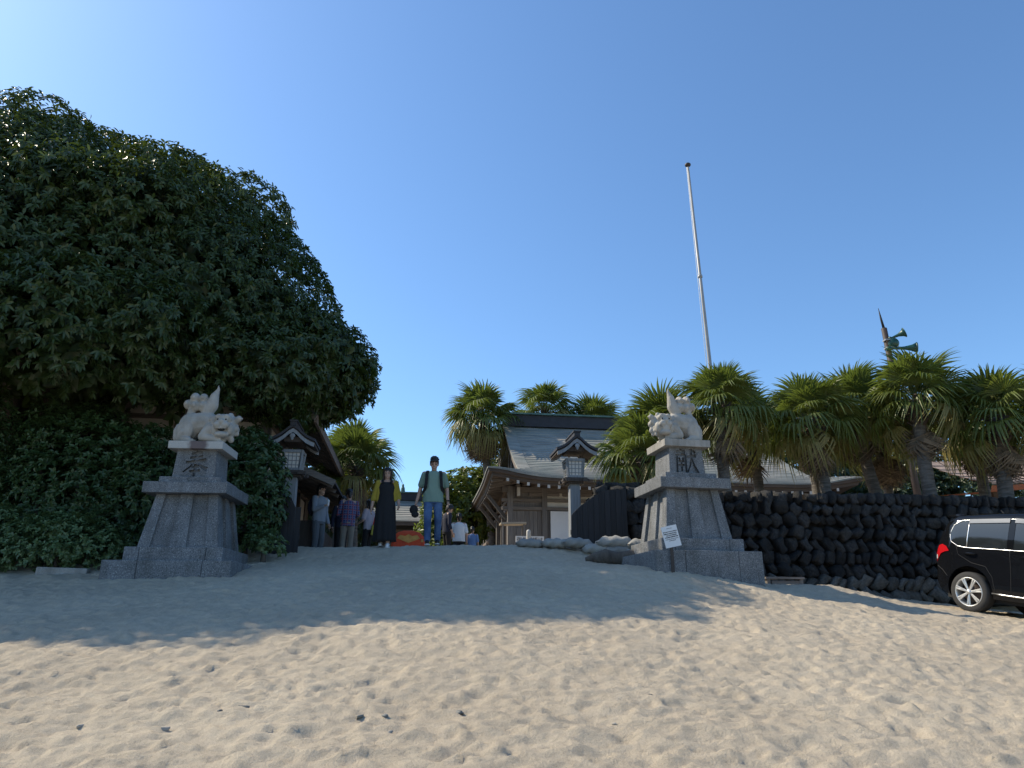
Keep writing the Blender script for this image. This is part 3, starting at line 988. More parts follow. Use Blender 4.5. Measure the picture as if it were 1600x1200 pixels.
# ------------------------------------------------------------------ lanterns on posts
def lantern(loc, rz, label):
    root = empty('lantern_post', loc, rz, label, 'lantern', 'roofed wooden lanterns on posts')
    MB().box((0, 0, 0.62), (0.27, 0.27, 2.0), None, 0.8).build('post', M['lantern_wood'], root, bevel=0.012)
    MB().box((0, 0, 1.62), (0.36, 0.36, 0.07)).box((0, 0, 1.685), (0.5, 0.5, 0.055)).build('bracket', M['wood_dark'], root, bevel=0.008)
    for s in (-1, 1):
        MB().box((0.19 * s, 0, 1.655), (0.1, 0.58, 0.06)).box((0, 0.19 * s, 1.66), (0.58, 0.1, 0.06)).build('bracket_arm', M['wood_dark'], root)
    box = MB()
    for x in (-1, 1):
        for y in (-1, 1):
            box.bar((0.155 * x, 0.155 * y, 1.71), (0.185 * x, 0.185 * y, 2.14), 0.05, 0.05)
    box.box((0, 0, 1.74), (0.36, 0.36, 0.06)).box((0, 0, 2.11), (0.41, 0.41, 0.06))
    lb = box.build('lamp_box', M['lantern_wood'], root)
    for a in range(4):
        q = Euler((0, 0, a * math.pi / 2))
        pane = MB(); pane.box((0, -0.155, 1.92), (0.30, 0.012, 0.36), (0.07, 0, 0))
        link('pane', pane.mesh('pane'), M['plaster'], lb, rot=q)
        mu = MB()
        for k in (-1, 0, 1):
            mu.box((0.078 * k, -0.168, 1.92), (0.013, 0.012, 0.35), (0.07, 0, 0))
        for k in (-1, 0, 1):
            mu.box((0, -0.168 + 0.007 * k, 1.92 - 0.09 * k), (0.29, 0.011, 0.013))
        link('muntin', mu.mesh('muntin'), M['lantern_wood'], lb, rot=q)
    # curved gable roof, ridge running front to back
    prof = [(0.0, 2.56), (0.08, 2.515), (0.18, 2.42), (0.28, 2.345), (0.38, 2.295), (0.455, 2.27)]
    def sheet(mb, dz0, dz1, y, grow=0):
        up = [(x * (1 + grow), z + dz1) for x, z in prof]
        lo = [(x * (1 + grow), z + dz0) for x, z in prof]
        poly = [(-x, z) for x, z in lo[::-1]] + lo[1:] + up[::-1] + [(-x, z) for x, z in up[1:]]
        n = len(prof)
        for s in (-1, 1):
            P = []
            for (x, z), (x2, z2) in zip(lo, up):
                P += [(s * x, -y, z), (s * x, y, z), (s * x2, y, z2), (s * x2, -y, z2)]
            F = []
            for i in range(n - 1):
                for k in range(4):
                    F.append((i * 4 + k, i * 4 + (k + 1) % 4, (i + 1) * 4 + (k + 1) % 4, (i + 1) * 4 + k))
            F += [(3, 2, 1, 0), tuple((n - 1) * 4 + k for k in range(4))]
            mb.add(P, F)
        return mb
    rf = sheet(MB(), 0.0, 0.055, 0.44).build('roof', M['ridge_dark'], root)
    link('roof_underlay', sheet(MB(), -0.05, -0.003, 0.40, -0.05).mesh('roof_underlay'), M['wood_dark'], rf)
    for y in (-0.405, 0.405):
        link('bargeboard', sheet(MB(), -0.10, -0.02, 0.015, -0.04).mesh('bargeboard'), M['lantern_wood'], rf, loc=(0, y, -0.01))
    MB().box((0, 0, 2.625), (0.13, 0.9, 0.09)).box((0, 0, 2.685), (0.17, 0.94, 0.035)).build('ridge', M['ridge_dark'], rf, bevel=0.01)
    for y in (-0.43, 0.43):
        MB().ell((0, y, 2.375), (0.055, 0.02, 0.05)).ell((0, y, 2.32), (0.03, 0.018, 0.04)).build('gable_ornament', M['lantern_wood'], rf, True)
    MB().box((0, 0, 2.33), (0.36, 0.6, 0.1)).build('gable_board', M['wood_dark'], rf)
    return root
lantern((1.36, 15.5, 2.62), PHI, 'grey roofed lantern on a square post beside the sandbags')
lantern((-4.5, 14.4, 2.57), PHI, 'grey roofed lantern on a square post in front of the shop')

# ------------------------------------------------------------------ the hall behind the wall
HO_ = (-0.83, 24.0); HL = 14.0; HW = 11.8; HE = 6.0; HR = 9.35
hall = empty('shrine_hall', (HO_[0], HO_[1], 2.78), PHI, 'wooden shrine hall with sweeping grey hip-and-gable roof behind the lantern', 'building')
ze = HE - 2.78; zr = HR - 2.78
UG = 1.7
def prof(t):
    t = min(max(t / (HW / 2), 0), 1)
    return ze + (zr - ze) * (0.52 * t + 0.48 * t * t)
def roof_z(u, w, gable):
    dw = min(w, HW - w)
    z = prof(dw)
    if not gable:
        z = min(z, prof(min(u, HL - u) * 1.0))
    du = min(u, HL - u)
    # eaves lift towards the corners
    z += 0.22 * math.exp(-((du / 1.5) ** 2 + (dw / 1.5) ** 2)) + 0.10 * math.exp(-(du / 1.0) ** 2) * math.exp(-(dw / 4) ** 2)
    return z
NC = 27
def course(lo, hi, uf, wf, gable):
    """one long course of shingles as a thin tilted slab; uf/wf map (s, t) to roof coordinates"""
    mb = MB()
    ns = 40
    P = []; F = []
    for i in range(ns + 1):
        s = i / ns
        for t, lift in ((lo, 0.028), (hi, 0.004)):
            u, w = uf(s, t), wf(s, t)
            P.append((u, w, roof_z(u, w, gable) + lift))
        u, w = uf(s, lo), wf(s, lo)
        P.append((u, w, roof_z(u, w, gable) - 0.03))
    for i in range(ns):
        a = i * 3; b = a + 3
        F += [(a, b, b + 1, a + 1), (a + 2, b + 2, b, a)]
    mb.add(P, F)
    return mb
half = HW / 2
roof = empty('roof', (0, 0, 0)); roof.parent = hall
roof_parts = []
cm = []
for k in range(NC):
    lo, hi = half * k / NC, half * (k + 1) / NC + 0.02
    # front and back slopes
    for back in (0, 1):
        def uf(s, t):
            e = min(t, UG) if t < UG else UG
            return e + (HL - 2 * e) * s
        def wf(s, t, back=back):
            return HW - t if back else t
        course(lo, hi, uf, wf, lo >= UG).build('shingle_course', M['roof'], roof)
    if lo < UG + 0.1:
        for right in (0, 1):
            def uf2(s, t, right=right):
                return HL - t if right else t
            def wf2(s, t):
                return t + (HW - 2 * t) * s
            course(lo, min(hi, UG + .1), uf2, wf2, False).build('shingle_course', M['roof'], roof)
# eave edge: thick layered board under the first course
def eave_loop(inset, dz):
    P = []
    n = 36
    for i in range(n): P.append((inset + (HL - 2 * inset) * i / n, inset))
    for i in range(n): P.append((HL - inset, inset + (HW - 2 * inset) * i / n))
    for i in range(n): P.append((HL - inset - (HL - 2 * inset) * i / n, HW - inset))
    for i in range(n): P.append((inset, HW - inset - (HW - 2 * inset) * i / n))
    out = []
    for u, w in P:
        uu = min(max(u, 0.0), HL); ww = min(max(w, 0), HW)
        ue = u if inset == 0 else u; 
        base = roof_z(0 if u <= inset else (HL if u >= HL - inset else u), 0 if w <= inset else (HW if w >= HW - inset else w), False)
        out.append((u, w, base + dz))
    return out
e = MB()
e.loft([eave_loop(0.03, -0.035), eave_loop(0.06, -0.13), eave_loop(0.16, -0.15), eave_loop(0.20, -0.26), eave_loop(0.5, -0.24)], close=False)
e.build('eave_board', M['wood_dark_x'], roof)
# soffit boards and rafters
sof = MB()
sof.loft([eave_loop(0.3, -0.2), eave_loop(1.2, 0.02), eave_loop(2.2, 0.22)], close=False)
sof.build('soffit', M['wood_grey_y'], roof)
raft = MB(); rend = MB()
for i in range(2, int(HL / 0.36) - 1):
    u = i * 0.36
    z0 = roof_z(u, 0, False) - 0.30
    r_ = MB().bar((u, 0.22, z0), (u, 1.75, z0 + 0.25), 0.09, 0.11).build('rafter', M['wood_grey_y'], roof)
    MB().box((u, 0.205, z0), (0.092, 0.02, 0.112)).build('rafter_end', M['white_paint'], r_)
for i in range(2, int(HW / 0.36) - 1):
    w = i * 0.36
    z0 = roof_z(0, w, False) - 0.30
    MB().bar((0.22, w, z0), (1.2, w, z0 + 0.2), 0.09, 0.11).build('rafter', M['wood_grey_x'], roof)
# gables, ridge
for u, sgn in ((UG, -1), (HL - UG, 1)):
    P = []
    n = 14
    ws = [UG + (HW - 2 * UG) * i / n for i in range(n + 1)]
    zb = prof(UG) - 0.05
    g = MB()
    g.add([(u, w, zb) for w in ws] + [(u, w, max(roof_z(HL / 2, w, True) - 0.12, zb)) for w in ws], [(i, i + 1, n + 2 + i, n + 1 + i) for i in range(n)])
    gb = g.build('gable_wall', M['wood_dark'], roof)
    for k in range(5):
        w = HW / 2 + (k - 2) * 0.9
        MB().box((u + sgn * 0.04, w, (zb + roof_z(HL / 2, w, True)) / 2 - 0.1), (0.06, 0.12, roof_z(HL / 2, w, True) - zb - 0.3)).build('gable_strut', M['wood_grey'], gb)
    for back in (0, 1):
        b = MB()
        pts = []
        for i in range(13):
            w = UG * 0.75 + (HW / 2 - UG * 0.75) * i / 12
            ww = HW - w if back else w
            z = roof_z(HL / 2, w, True)
            pts.append((ww, z))
        V = []; F = []
        for (w, z) in pts:
            for du in (0.0, 0.09):
                V += [(u + sgn * (0.28 + du), w, z - 0.30), (u + sgn * (0.28 + du), w, z + 0.02)]
        for i in range(12):
            a = i * 4
            F += [(a, a + 4, a + 5, a + 1), (a + 2, a + 3, a + 7, a + 6), (a, a + 2, a + 6, a + 4), (a + 1, a + 5, a + 7, a + 3)]
        b.add(V, F)
        b.build('bargeboard', M['wood_grey_y'], roof)
        # roof verge reaching out over the bargeboard
        vg = MB(); V = []; F = []
        for (w, z) in pts:
            V += [(u - sgn * 0.05, w, z + 0.035), (u + sgn * 0.42, w, z + 0.06), (u + sgn * 0.42, w, z - 0.02), (u - sgn * 0.05, w, z - 0.04)]
        for i in range(12):
            a = i * 4
            for k in range(4):
                F.append((a + k, a + (k + 1) % 4, a + 4 + (k + 1) % 4, a + 4 + k))
        vg.add(V, F).build('verge', M['roof'], roof)
rd = MB(); rd.box((HL / 2, HW / 2, zr + 0.20), (HL - 2 * UG + 0.6, 0.42, 0.5)); rdo = rd.build('ridge', M['ridge_dark'], roof)
MB().box((HL / 2, HW / 2, zr + 0.50), (HL - 2 * UG + 0.9, 0.62, 0.07)).box((HL / 2, HW / 2, zr + 0.555), (HL - 2 * UG + 0.7, 0.3, 0.05)).build('ridge_capping', M['copper'], rdo)
for u, sgn in ((UG - 0.4, -1), (HL - UG + 0.4, 1)):
    MB().chain([(u, HW / 2, zr + 0.5), (u + sgn * 0.3, HW / 2, zr + 0.56), (u + sgn * 0.55, HW / 2, zr + 0.7)], [0.09, 0.07, 0.03]).build('ridge_end_ornament', M['copper'], rdo, True)
# walls, posts, panels
X0, Y0 = 1.0, 1.65
top = ze - 0.05
wb = MB(); wb.box((HL / 2, HW / 2, top / 2 - 0.2), (HL - 2 * X0 - 0.1, HW - 2 * Y0 - 0.1, top + 0.4)); wb.build('wall', M['wood_dark'], hall)
def beam(name, a, b, w, h, mat):
    return MB().bar(a, b, w, h).build(name, M[mat], hall)
posts_u = [X0, 2.25, 3.5, 5.0, 6.5, 8, 9.5, 11, 12.5, HL - X0]
for u in posts_u:
    MB().box((u, Y0 - 0.02, top / 2), (0.19, 0.19, top)).build('post', M['wood_grey'], hall)
for k in range(1, 6):
    MB().box((X0, Y0 + k * 1.7, top / 2), (0.19, 0.19, top)).build('post', M['wood_grey'], hall)
for z, h in ((top - 0.12, 0.2), (top - 0.5, 0.11), (top - 0.8, 0.12), (0.25, 0.16)):
    beam('beam', (X0 - 0.3, Y0 - 0.03, z), (HL - X0 + 0.3, Y0 - 0.03, z), 0.13, h, 'wood_grey_x')
    beam('beam', (X0 - 0.03, Y0, z), (X0 - 0.03, HW - Y0, z), 0.13, h, 'wood_grey_y')
for k, u in enumerate(posts_u[:-1]):
    w = posts_u[k + 1] - u - 0.19
    uc = (u + posts_u[k + 1]) / 2
    mat = 'wood_grey' if k == 0 else 'plaster'
    MB().box((uc, Y0 + 0.02, top - 0.335), (w, 0.05, 0.23)).build('upper_panel', M['wood_grey' if k == 0 else 'plaster'], hall)
    MB().box((uc, Y0 + 0.02, top - 0.65), (w, 0.05, 0.19)).build('mid_panel', M['wood_grey' if k == 0 else 'plaster'], hall)
    nb = 7
    for i in range(nb):
        MB().box((uc - w / 2 + w * (i + 0.5) / nb, Y0 + 0.015 + 0.006 * (i % 2), (top - 0.86) / 2 + 0.16), (w / nb - 0.008, 0.04, top - 1.2)).build('wall_board', M['wood_grey'], hall)
    for d in (-0.32, 0.32):
        if k > 0:
            MB().box((posts_u[k] + d, Y0 - 0.05, top - 0.28), (0.5, 0.12, 0.12)).build('bracket_arm', M['wood_grey_x'], hall, bevel=0.03)
MB().box((2.9, Y0 - 0.11, 1.32), (0.88, 0.035, 1.92)).build('white_door_panel', M['white_board'], hall)
MB().box((2.9, Y0 - 0.09, 0.29), (1.1, 0.05, 0.10)).build('door_sill', M['wood_dark_x'], hall)
for u in (1.25,):
    MB().box((u, Y0 - 0.26, top - 0.2), (0.13, 0.3, 0.42)).build('bracket_block', M['wood_grey'], hall)
    MB().box((u, Y0 - 0.42, top - 0.25), (0.11, 0.02, 0.3)).build('bracket_face', M['white_paint'], hall)
# raking side struts and low rails seen under the side eave
for k in range(6):
    w = Y0 + 0.6 + k * 1.5
    MB().bar((0.95, w, top - 1.1), (0.25, w, ze - 0.3), 0.1, 0.12).build('eave_strut', M['wood_grey'], hall)
    MB().box((0.25, w, 0.6), (0.11, 0.11, 1.4)).build('gallery_post', M['wood_grey'], hall)
for z in (0.45, 0.85, 1.2):
    beam('gallery_rail', (0.25, Y0 + 0.4, z), (0.25, HW - 1.6, z), 0.07, 0.08, 'wood_grey_y')

# ------------------------------------------------------------------ shop on the left
SO = (-4.38, 15.5)
shop = empty('shop', (SO[0], SO[1], 2.75), PHI, 'timber shop with white plaster panels and deep eaves beside the approach', 'building')
# local u to the right (negative = into the building), w along the approach
sz = 5.72 - 2.75
for k in range(8):
    a, b = -2.1 * k / 8, -2.1 * (k + 1) / 8 - 0.03
    za, zb = sz + 1.15 * k / 8, sz + 1.15 * (k + 1) / 8
    MB().add([(a, -0.2, za + 0.07), (a, 7.9, za + 0.07), (b, 7.9, zb + 0.045), (b, -0.2, zb + 0.045), (a, -0.2, za - 0.0), (a, 7.9, za - 0.0), (b, 7.9, zb - 0.02), (b, -0.2, zb - 0.02)],
             [(0, 1, 2, 3), (7, 6, 5, 4), (0, 4, 5, 1), (0, 3, 7, 4), (1, 5, 6, 2), (2, 6, 7, 3)]).build('roof_course', M['ridge_dark'], shop)
MB().add([(-2.1, -0.2, sz + 1.2), (-2.1, 7.9, sz + 1.2), (-4.6, 7.9, sz - 0.1), (-4.6, -0.2, sz - 0.1), (-2.1, -0.2, sz + 1.13), (-2.1, 7.9, sz + 1.13), (-4.6, 7.9, sz - 0.17), (-4.6, -0.2, sz - 0.17)],
         [(0, 1, 2, 3), (7, 6, 5, 4), (0, 4, 5, 1), (0, 3, 7, 4), (1, 5, 6, 2), (2, 6, 7, 3)]).build('roof_back_slope', M['ridge_dark'], shop)
MB().bar((0.0, -0.24, sz - 0.02), (-2.1, -0.24, sz + 1.10), 0.06, 0.2).build('bargeboard', M['wood_grey_x'], shop)
MB().bar((-4.6, -0.24, sz - 0.2), (-2.1, -0.24, sz + 1.10), 0.06, 0.2).build('bargeboard', M['wood_grey_x'], shop)
MB().box((-0.03, 3.85, sz - 0.05), (0.06, 8.1, 0.2)).build('eave_board', M['wood_grey_y'], shop)
for k in range(16):
    MB().bar((-0.1, 0.05 + k * 0.5, sz - 0.07), (-1.4, 0.05 + k * 0.5, sz + 0.62), 0.07, 0.09).build('rafter', M['wood_grey_x'], shop)
MB().box((-2.5, 3.85, sz / 2 - 0.15), (2.8, 7.6, sz + 0.3)).build('wall', M['wood_dark'], shop)
gable = MB(); gable.prism([(-4.2, sz - 0.1), (-0.9, sz + 0.0), (-0.9, sz + 0.35), (-2.1, sz + 1.0), (-4.2, sz + 0.05)], -0.02, 0.03); gable.build('gable_panel', M['plaster'], shop)
for k in range(6):
    w0 = 0.1 + k * 1.27
    MB().box((-1.08, w0, sz / 2), (0.14, 0.14, sz)).build('post', M['wood_grey'], shop)
    MB().box((-1.085, w0 + 0.635, sz - 0.45), (0.05, 1.1, 0.62)).build('plaster_panel', M['plaster'], shop)
    if k % 2 == 0:
        MB().box((-1.085, w0 + 0.635, sz - 1.35), (0.05, 1.1, 0.75)).build('plaster_panel', M['plaster'], shop)
for z in (sz - 0.12, sz - 0.82, sz - 1.75):
    MB().box((-1.04, 3.3, z), (0.1, 6.6, 0.13)).build('beam', M['wood_grey_y'], shop)
for x0, x1 in ((-4.0, -3.0), (-2.9, -2.05), (-1.95, -1.2)):
    MB().box(((x0 + x1) / 2, -0.02, sz - 0.62), (x1 - x0, 0.05, 0.95)).build('front_panel', M['plaster'], shop)
    MB().box(((x0 + x1) / 2, -0.02, 0.95), (x1 - x0, 0.05, 0.7)).build('front_panel', M['plaster'], shop)
for x in (-4.05, -2.95, -2.0, -1.13):
    MB().box((x, -0.05, sz / 2), (0.12, 0.12, sz)).build('post', M['wood_grey'], shop)
for z in (sz - 0.1, sz - 1.15, 1.4, 0.5):
    MB().box((-2.6, -0.055, z), (3.0, 0.1, 0.1)).build('beam', M['wood_grey_x'], shop)
# pent roof over the shop front
pent = empty('pent_roof'); pent.parent = shop
for k in range(5):
    a, b = 0.42 - 1.5 * k / 5, 0.42 - 1.5 * (k + 1) / 5 - 0.02
    za, zb = 1.60 + 0.62 * k / 5, 1.60 + 0.62 * (k + 1) / 5
    MB().add([(a, 0.5, za + 0.06), (a, 6.9, za + 0.06), (b, 6.9, zb + 0.04), (b, 0.5, zb + 0.04), (a, 0.5, za), (a, 6.9, za), (b, 6.9, zb - 0.02), (b, 0.5, zb - 0.02)],
             [(0, 1, 2, 3), (7, 6, 5, 4), (0, 4, 5, 1), (0, 3, 7, 4), (1, 5, 6, 2), (2, 6, 7, 3)]).build('roof_course', M['ridge_dark'], pent)
MB().bar((0.42, 0.46, 1.59), (-1.05, 0.46, 2.2), 0.06, 0.14).build('bargeboard', M['wood_grey_x'], pent)
for k in range(9):
    MB().bar((0.36, 0.7 + k * 0.72, 1.55), (-1.0, 0.7 + k * 0.72, 2.12), 0.06, 0.08).build('rafter', M['wood_grey_x'], pent)
for k in range(2):
    MB().box((0.1, 4.6 + k * 1.9, 0.78), (0.11, 0.11, 1.7)).build('pent_post', M['wood_grey'], pent)
MB().box((-0.45, 3.4, 0.42), (0.8, 4.6, 0.8)).build('counter', M['wood_dark'], shop)
for k in range(2):
    MB().box((-0.65 + 0.22 * k, 0.36, 0.62), (0.17, 0.03, 0.72)).build('white_notice', M['white_board'], shop)

# ------------------------------------------------------------------ far building closing the approach
FO = (-8.6, 38.5)
far = empty('worship_hall', (FO[0], FO[1], 2.78), PHI, 'far hall with grey roof and dark open front at the end of the approach', 'building')
fz = 6.25 - 2.78
for k in range(10):
    t0, t1 = k / 10, (k + 1) / 10 + 0.01
    c = lambda t: 1.55 * (0.6 * t + 0.4 * t * t)
    MB().add([(0, 3 * t0 - 0.6, fz + c(t0) + 0.05), (8.4, 3 * t0 - 0.6, fz + c(t0) + 0.05), (8.4, 3 * t1 - 0.6, fz + c(t1) + 0.02), (0, 3 * t1 - 0.6, fz + c(t1) + 0.02),
              (0, 3 * t0 - 0.6, fz + c(t0) - 0.02), (8.4, 3 * t0 - 0.6, fz + c(t0) - 0.02), (8.4, 3 * t1 - 0.6, fz + c(t1) - 0.05), (0, 3 * t1 - 0.6, fz + c(t1) - 0.05)],
             [(0, 1, 2, 3), (7, 6, 5, 4), (0, 4, 5, 1), (1, 5, 6, 2), (3, 7, 4, 0)]).build('roof_course', M['roof'], far)
MB().add([(0, 2.4, fz + 1.5), (8.4, 2.4, fz + 1.5), (8.4, 5.4, fz - 0.05), (0, 5.4, fz - 0.05), (0, 2.4, fz + 1.42), (8.4, 2.4, fz + 1.42), (8.4, 5.4, fz - 0.12), (0, 5.4, fz - 0.12)],
         [(3, 2, 1, 0), (4, 5, 6, 7), (1, 2, 6, 5), (3, 0, 4, 7)]).build('back_slope', M['roof'], far)
MB().box((4.2, 2.4, fz + 1.75), (8.8, 0.35, 0.42)).build('ridge', M['ridge_dark'], far)
MB().box((4.2, 2.4, fz + 1.99), (9.0, 0.5, 0.06)).build('ridge_capping', M['copper'], far)
for x in (2.6, 3.6, 4.6):
    MB().cone((x, 2.4, fz + 2.0), 0.14, (x, 2.4, fz + 2.25), 0.11).ell((x, 2.4, fz + 2.38), (0.07, 0.07, 0.14)).build('ridge_ornament', M['copper'], far, True)
MB().box((4.2, -0.52, fz - 0.12), (8.4, 0.1, 0.2)).build('eave_board', M['wood_dark_x'], far)
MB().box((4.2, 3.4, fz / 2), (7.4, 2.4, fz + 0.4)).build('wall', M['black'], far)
for k in range(6):
    MB().box((0.7 + k * 1.4, 0.3, fz / 2 - 0.1), (0.2, 0.2, fz)).build('post', M['wood_dark'], far)
for z in (fz - 0.45, fz - 1.3):
    MB().box((4.2, 0.3, z), (7.4, 0.14, 0.2)).build('beam', M['wood_dark_x'], far)
for k in range(14):
    MB().box((1.0 + k * 0.5, 0.15, fz - 1.55), (0.3, 0.02, 0.22)).build('hanging_tablet', M['wood_pale'], far)

# vermilion cloth-covered offering chest with gold pattern
M['vermilion'] = simple('vermilion_cloth', (0.62, 0.085, 0.025), (0.42, 0.05, 0.02), 4, 0.7, 0.2)
M['gold'] = simple('gold_thread', (0.55, 0.34, 0.08), (0.4, 0.22, 0.05), 9, 0.5, 0.2)
chest = empty('offering_chest', (-3.72, 26.0, 2.78), PHI, 'rounded vermilion offering stand with gold pattern in front of the far hall', 'offering stand')
rings = []
for y in (-0.45, -0.4, 0.4, 0.45):
    q = 0.93 if abs(y) > 0.42 else 1.0
    rings.append([(x * q, y, z if z < 0.2 else z * q) for x, z in ((-0.58, 0.0), (0.58, 0.0), (0.60, 1.1), (0.54, 1.35), (0.38, 1.5), (0.18, 1.56), (-0.18, 1.56), (-0.38, 1.5), (-0.54, 1.35), (-0.60, 1.1))])
MB().loft(rings).build('body', M['vermilion'], chest, bevel=0.02)
MB().prism([(-0.40, 1.28), (-0.2, 1.2), (0.0, 1.13), (0.2, 1.2), (0.40, 1.28), (0.3, 1.40), (0.12, 1.36), (0.0, 1.43), (-0.12, 1.36), (-0.3, 1.40)], -0.475, -0.452).build('gold_pattern', M['gold'], chest)
for x in (-0.48, 0.48):
    MB().prism([(x - 0.05, 1.16), (x + 0.05, 1.16), (x + 0.03, 1.26), (x - 0.03, 1.26)], -0.475, -0.452).build('gold_pattern', M['gold'], chest)

# brown-roofed pavilion at the right
pav = empty('pavilion', (16.2, 23.6, 2.5), PHI, 'pavilion with upswept brown roof and orange-red underside behind the palms', 'building')
M['thatch'] = simple('brown_bark_thatch', (0.36, 0.26, 0.2), (0.2, 0.14, 0.11), 6, 0.9, 0.5)
M['red_board'] = wood('red_brown_boards', (0.30, 0.10, 0.045), (0.19, 0.06, 0.03), 'y')
def sweep(u):
    return 0.95 * (max(0, (u + 0.9)) / 5.0) ** 1.7
ns = 16
for k in range(7):
    P = []; F = []
    for i in range(ns + 1):
        u = -0.9 + 6.0 * i / ns
        for t, l in ((k / 7, 0.06), ((k + 1) / 7 + 0.02, 0.02), (k / 7, -0.02)):
            P.append((u, 3.0 * t - 0.8, 3.0 + 1.3 * t * (0.6 + 0.4 * t) + l + sweep(u) * (1 - 0.5 * t)))
    for i in range(ns):
        a = i * 3
        F += [(a, a + 3, a + 4, a + 1), (a + 2, a + 5, a + 3, a)]
    MB().add(P, F).build('roof_course', M['thatch'], pav)
P = []; F = []
for i in range(ns + 1):
    u = -0.9 + 6.0 * i / ns
    P += [(u, -0.78, 2.95 + sweep(u)), (u, -0.7, 2.78 + sweep(u)), (u, 1.6, 3.0 + sweep(u) * 0.7)]
for i in range(ns):
    a = i * 3
    F += [(a, a + 1, a + 4, a + 3), (a + 1, a + 2, a + 5, a + 4)]
MB().add(P, F).build('soffit', M['red_board'], pav)
# gable-fronted wing with a vermilion underside, its roof rising to the right
for s, nm in ((0.0, 'wing_roof'), (-0.14, 'wing_soffit')):
    MB().add([(3.0, -2.4, 3.15 + s), (3.6, -2.4, 3.75 + s), (4.5, -2.4, 4.2 + s), (6.4, -2.4, 4.45 + s), (3.0, 1.2, 3.15 + s), (3.6, 1.2, 3.75 + s), (4.5, 1.2, 4.2 + s), (6.4, 1.2, 4.45 + s),
              (3.0, -2.4, 3.05 + s), (3.6, -2.4, 3.65 + s), (4.5, -2.4, 4.1 + s), (6.4, -2.4, 4.35 + s), (3.0, 1.2, 3.05 + s), (3.6, 1.2, 3.65 + s), (4.5, 1.2, 4.1 + s), (6.4, 1.2, 4.35 + s)],
             [(0, 1, 5, 4), (1, 2, 6, 5), (2, 3, 7, 6), (12, 13, 9, 8), (13, 14, 10, 9), (14, 15, 11, 10), (8, 9, 1, 0), (9, 10, 2, 1), (10, 11, 3, 2), (0, 4, 12, 8)]).build(nm, M['thatch' if s == 0 else 'red_board'], pav)
MB().box((5.6, -0.3, 3.3), (2.2, 2.6, 1.3)).build('wing_wall', M['plaster'], pav)
for u in (0, 2.2, 4.4):
    MB().box((u, 0.2, 1.4), (0.2, 0.2, 3.0)).build('post', M['wood_dark'], pav)
MB().box((2.0, 1.6, 1.4), (5.6, 0.2, 2.9)).build('wall', M['red_board'], pav)

# ------------------------------------------------------------------ fan palms
def fan_leaf(seed, droop, nseg=26, L=0.78, pet=0.75, span=118):
    """fan blade on a petiole along +x: segments joined near the middle, tips free and hanging"""
    r = random.Random(seed)
    V = []; F = []
    mb = MB()
    mb.tube([(0, 0, 0), (pet * 0.5, 0, 0.03), (pet, 0, 0)], [0.018, 0.013, 0.009], 5)
    for i in range(nseg):
        a0 = R(-span + 2 * span * i / nseg); a1 = R(-span + 2 * span * (i + 1) / nseg)
        am = (a0 + a1) / 2 + r.gauss(0, 0.01)
        l = L * (1.0 - 0.28 * (abs(am) / R(span)) ** 2) * r.uniform(0.9, 1.08)
        dr = droop * r.uniform(0.7, 1.4); tw = r.gauss(0, 0.06)
        hw = (a1 - a0) / 2
        rows = []
        for s, wk in ((0.04, 1.0), (0.30, 1.0), (0.55, 0.98), (0.75, 0.55), (0.9, 0.3), (1.0, 0.04)):
            rad = l * s
            w = hw * (min(rad, l * 0.55)) * wk
            z = 0.05 * math.sin(s * 2.5) - dr * l * max(0, s - 0.35) ** 1.8 * 1.6
            rr = rad * (1 - 0.25 * dr * max(0, s - 0.5))
            cx, cy = math.cos(am + tw * s), math.sin(am + tw * s)
            p = Vector((pet + cx * rr, cy * rr, z - 0.10 * (1 - math.cos(am)) * s * l))
            t = Vector((-cy, cx, 0))
            rows.append((p - t * w + Vector((0, 0, 0.55 * w)), p, p + t * w + Vector((0, 0, 0.55 * w))))
        P = [q for row in rows for q in row]
        FF = []
        for k in range(len(rows) - 1):
            b = k * 3
            FF += [(b, b + 1, b + 4, b + 3), (b + 1, b + 2, b + 5, b + 4)]
        mb.add(P, FF)
    return mb
FAN = []
for k in range(4):
    me = fan_leaf(k, [0.15, 0.35, 0.6, 0.9][k]).mesh('frond')
    me.materials.append(M['palm_leaf']); FAN.append(me)
OLD = []
for k in range(2):
    me = fan_leaf(20 + k, 1.5).mesh('frond'); me.materials.append(M['palm_old']); OLD.append(me)
DEAD = []
for k in range(3):
    me = fan_leaf(30 + k, 1.1, 18, 0.7, 0.55, 75).mesh('dead_frond'); me.materials.append(M['palm_dead']); DEAD.append(me)

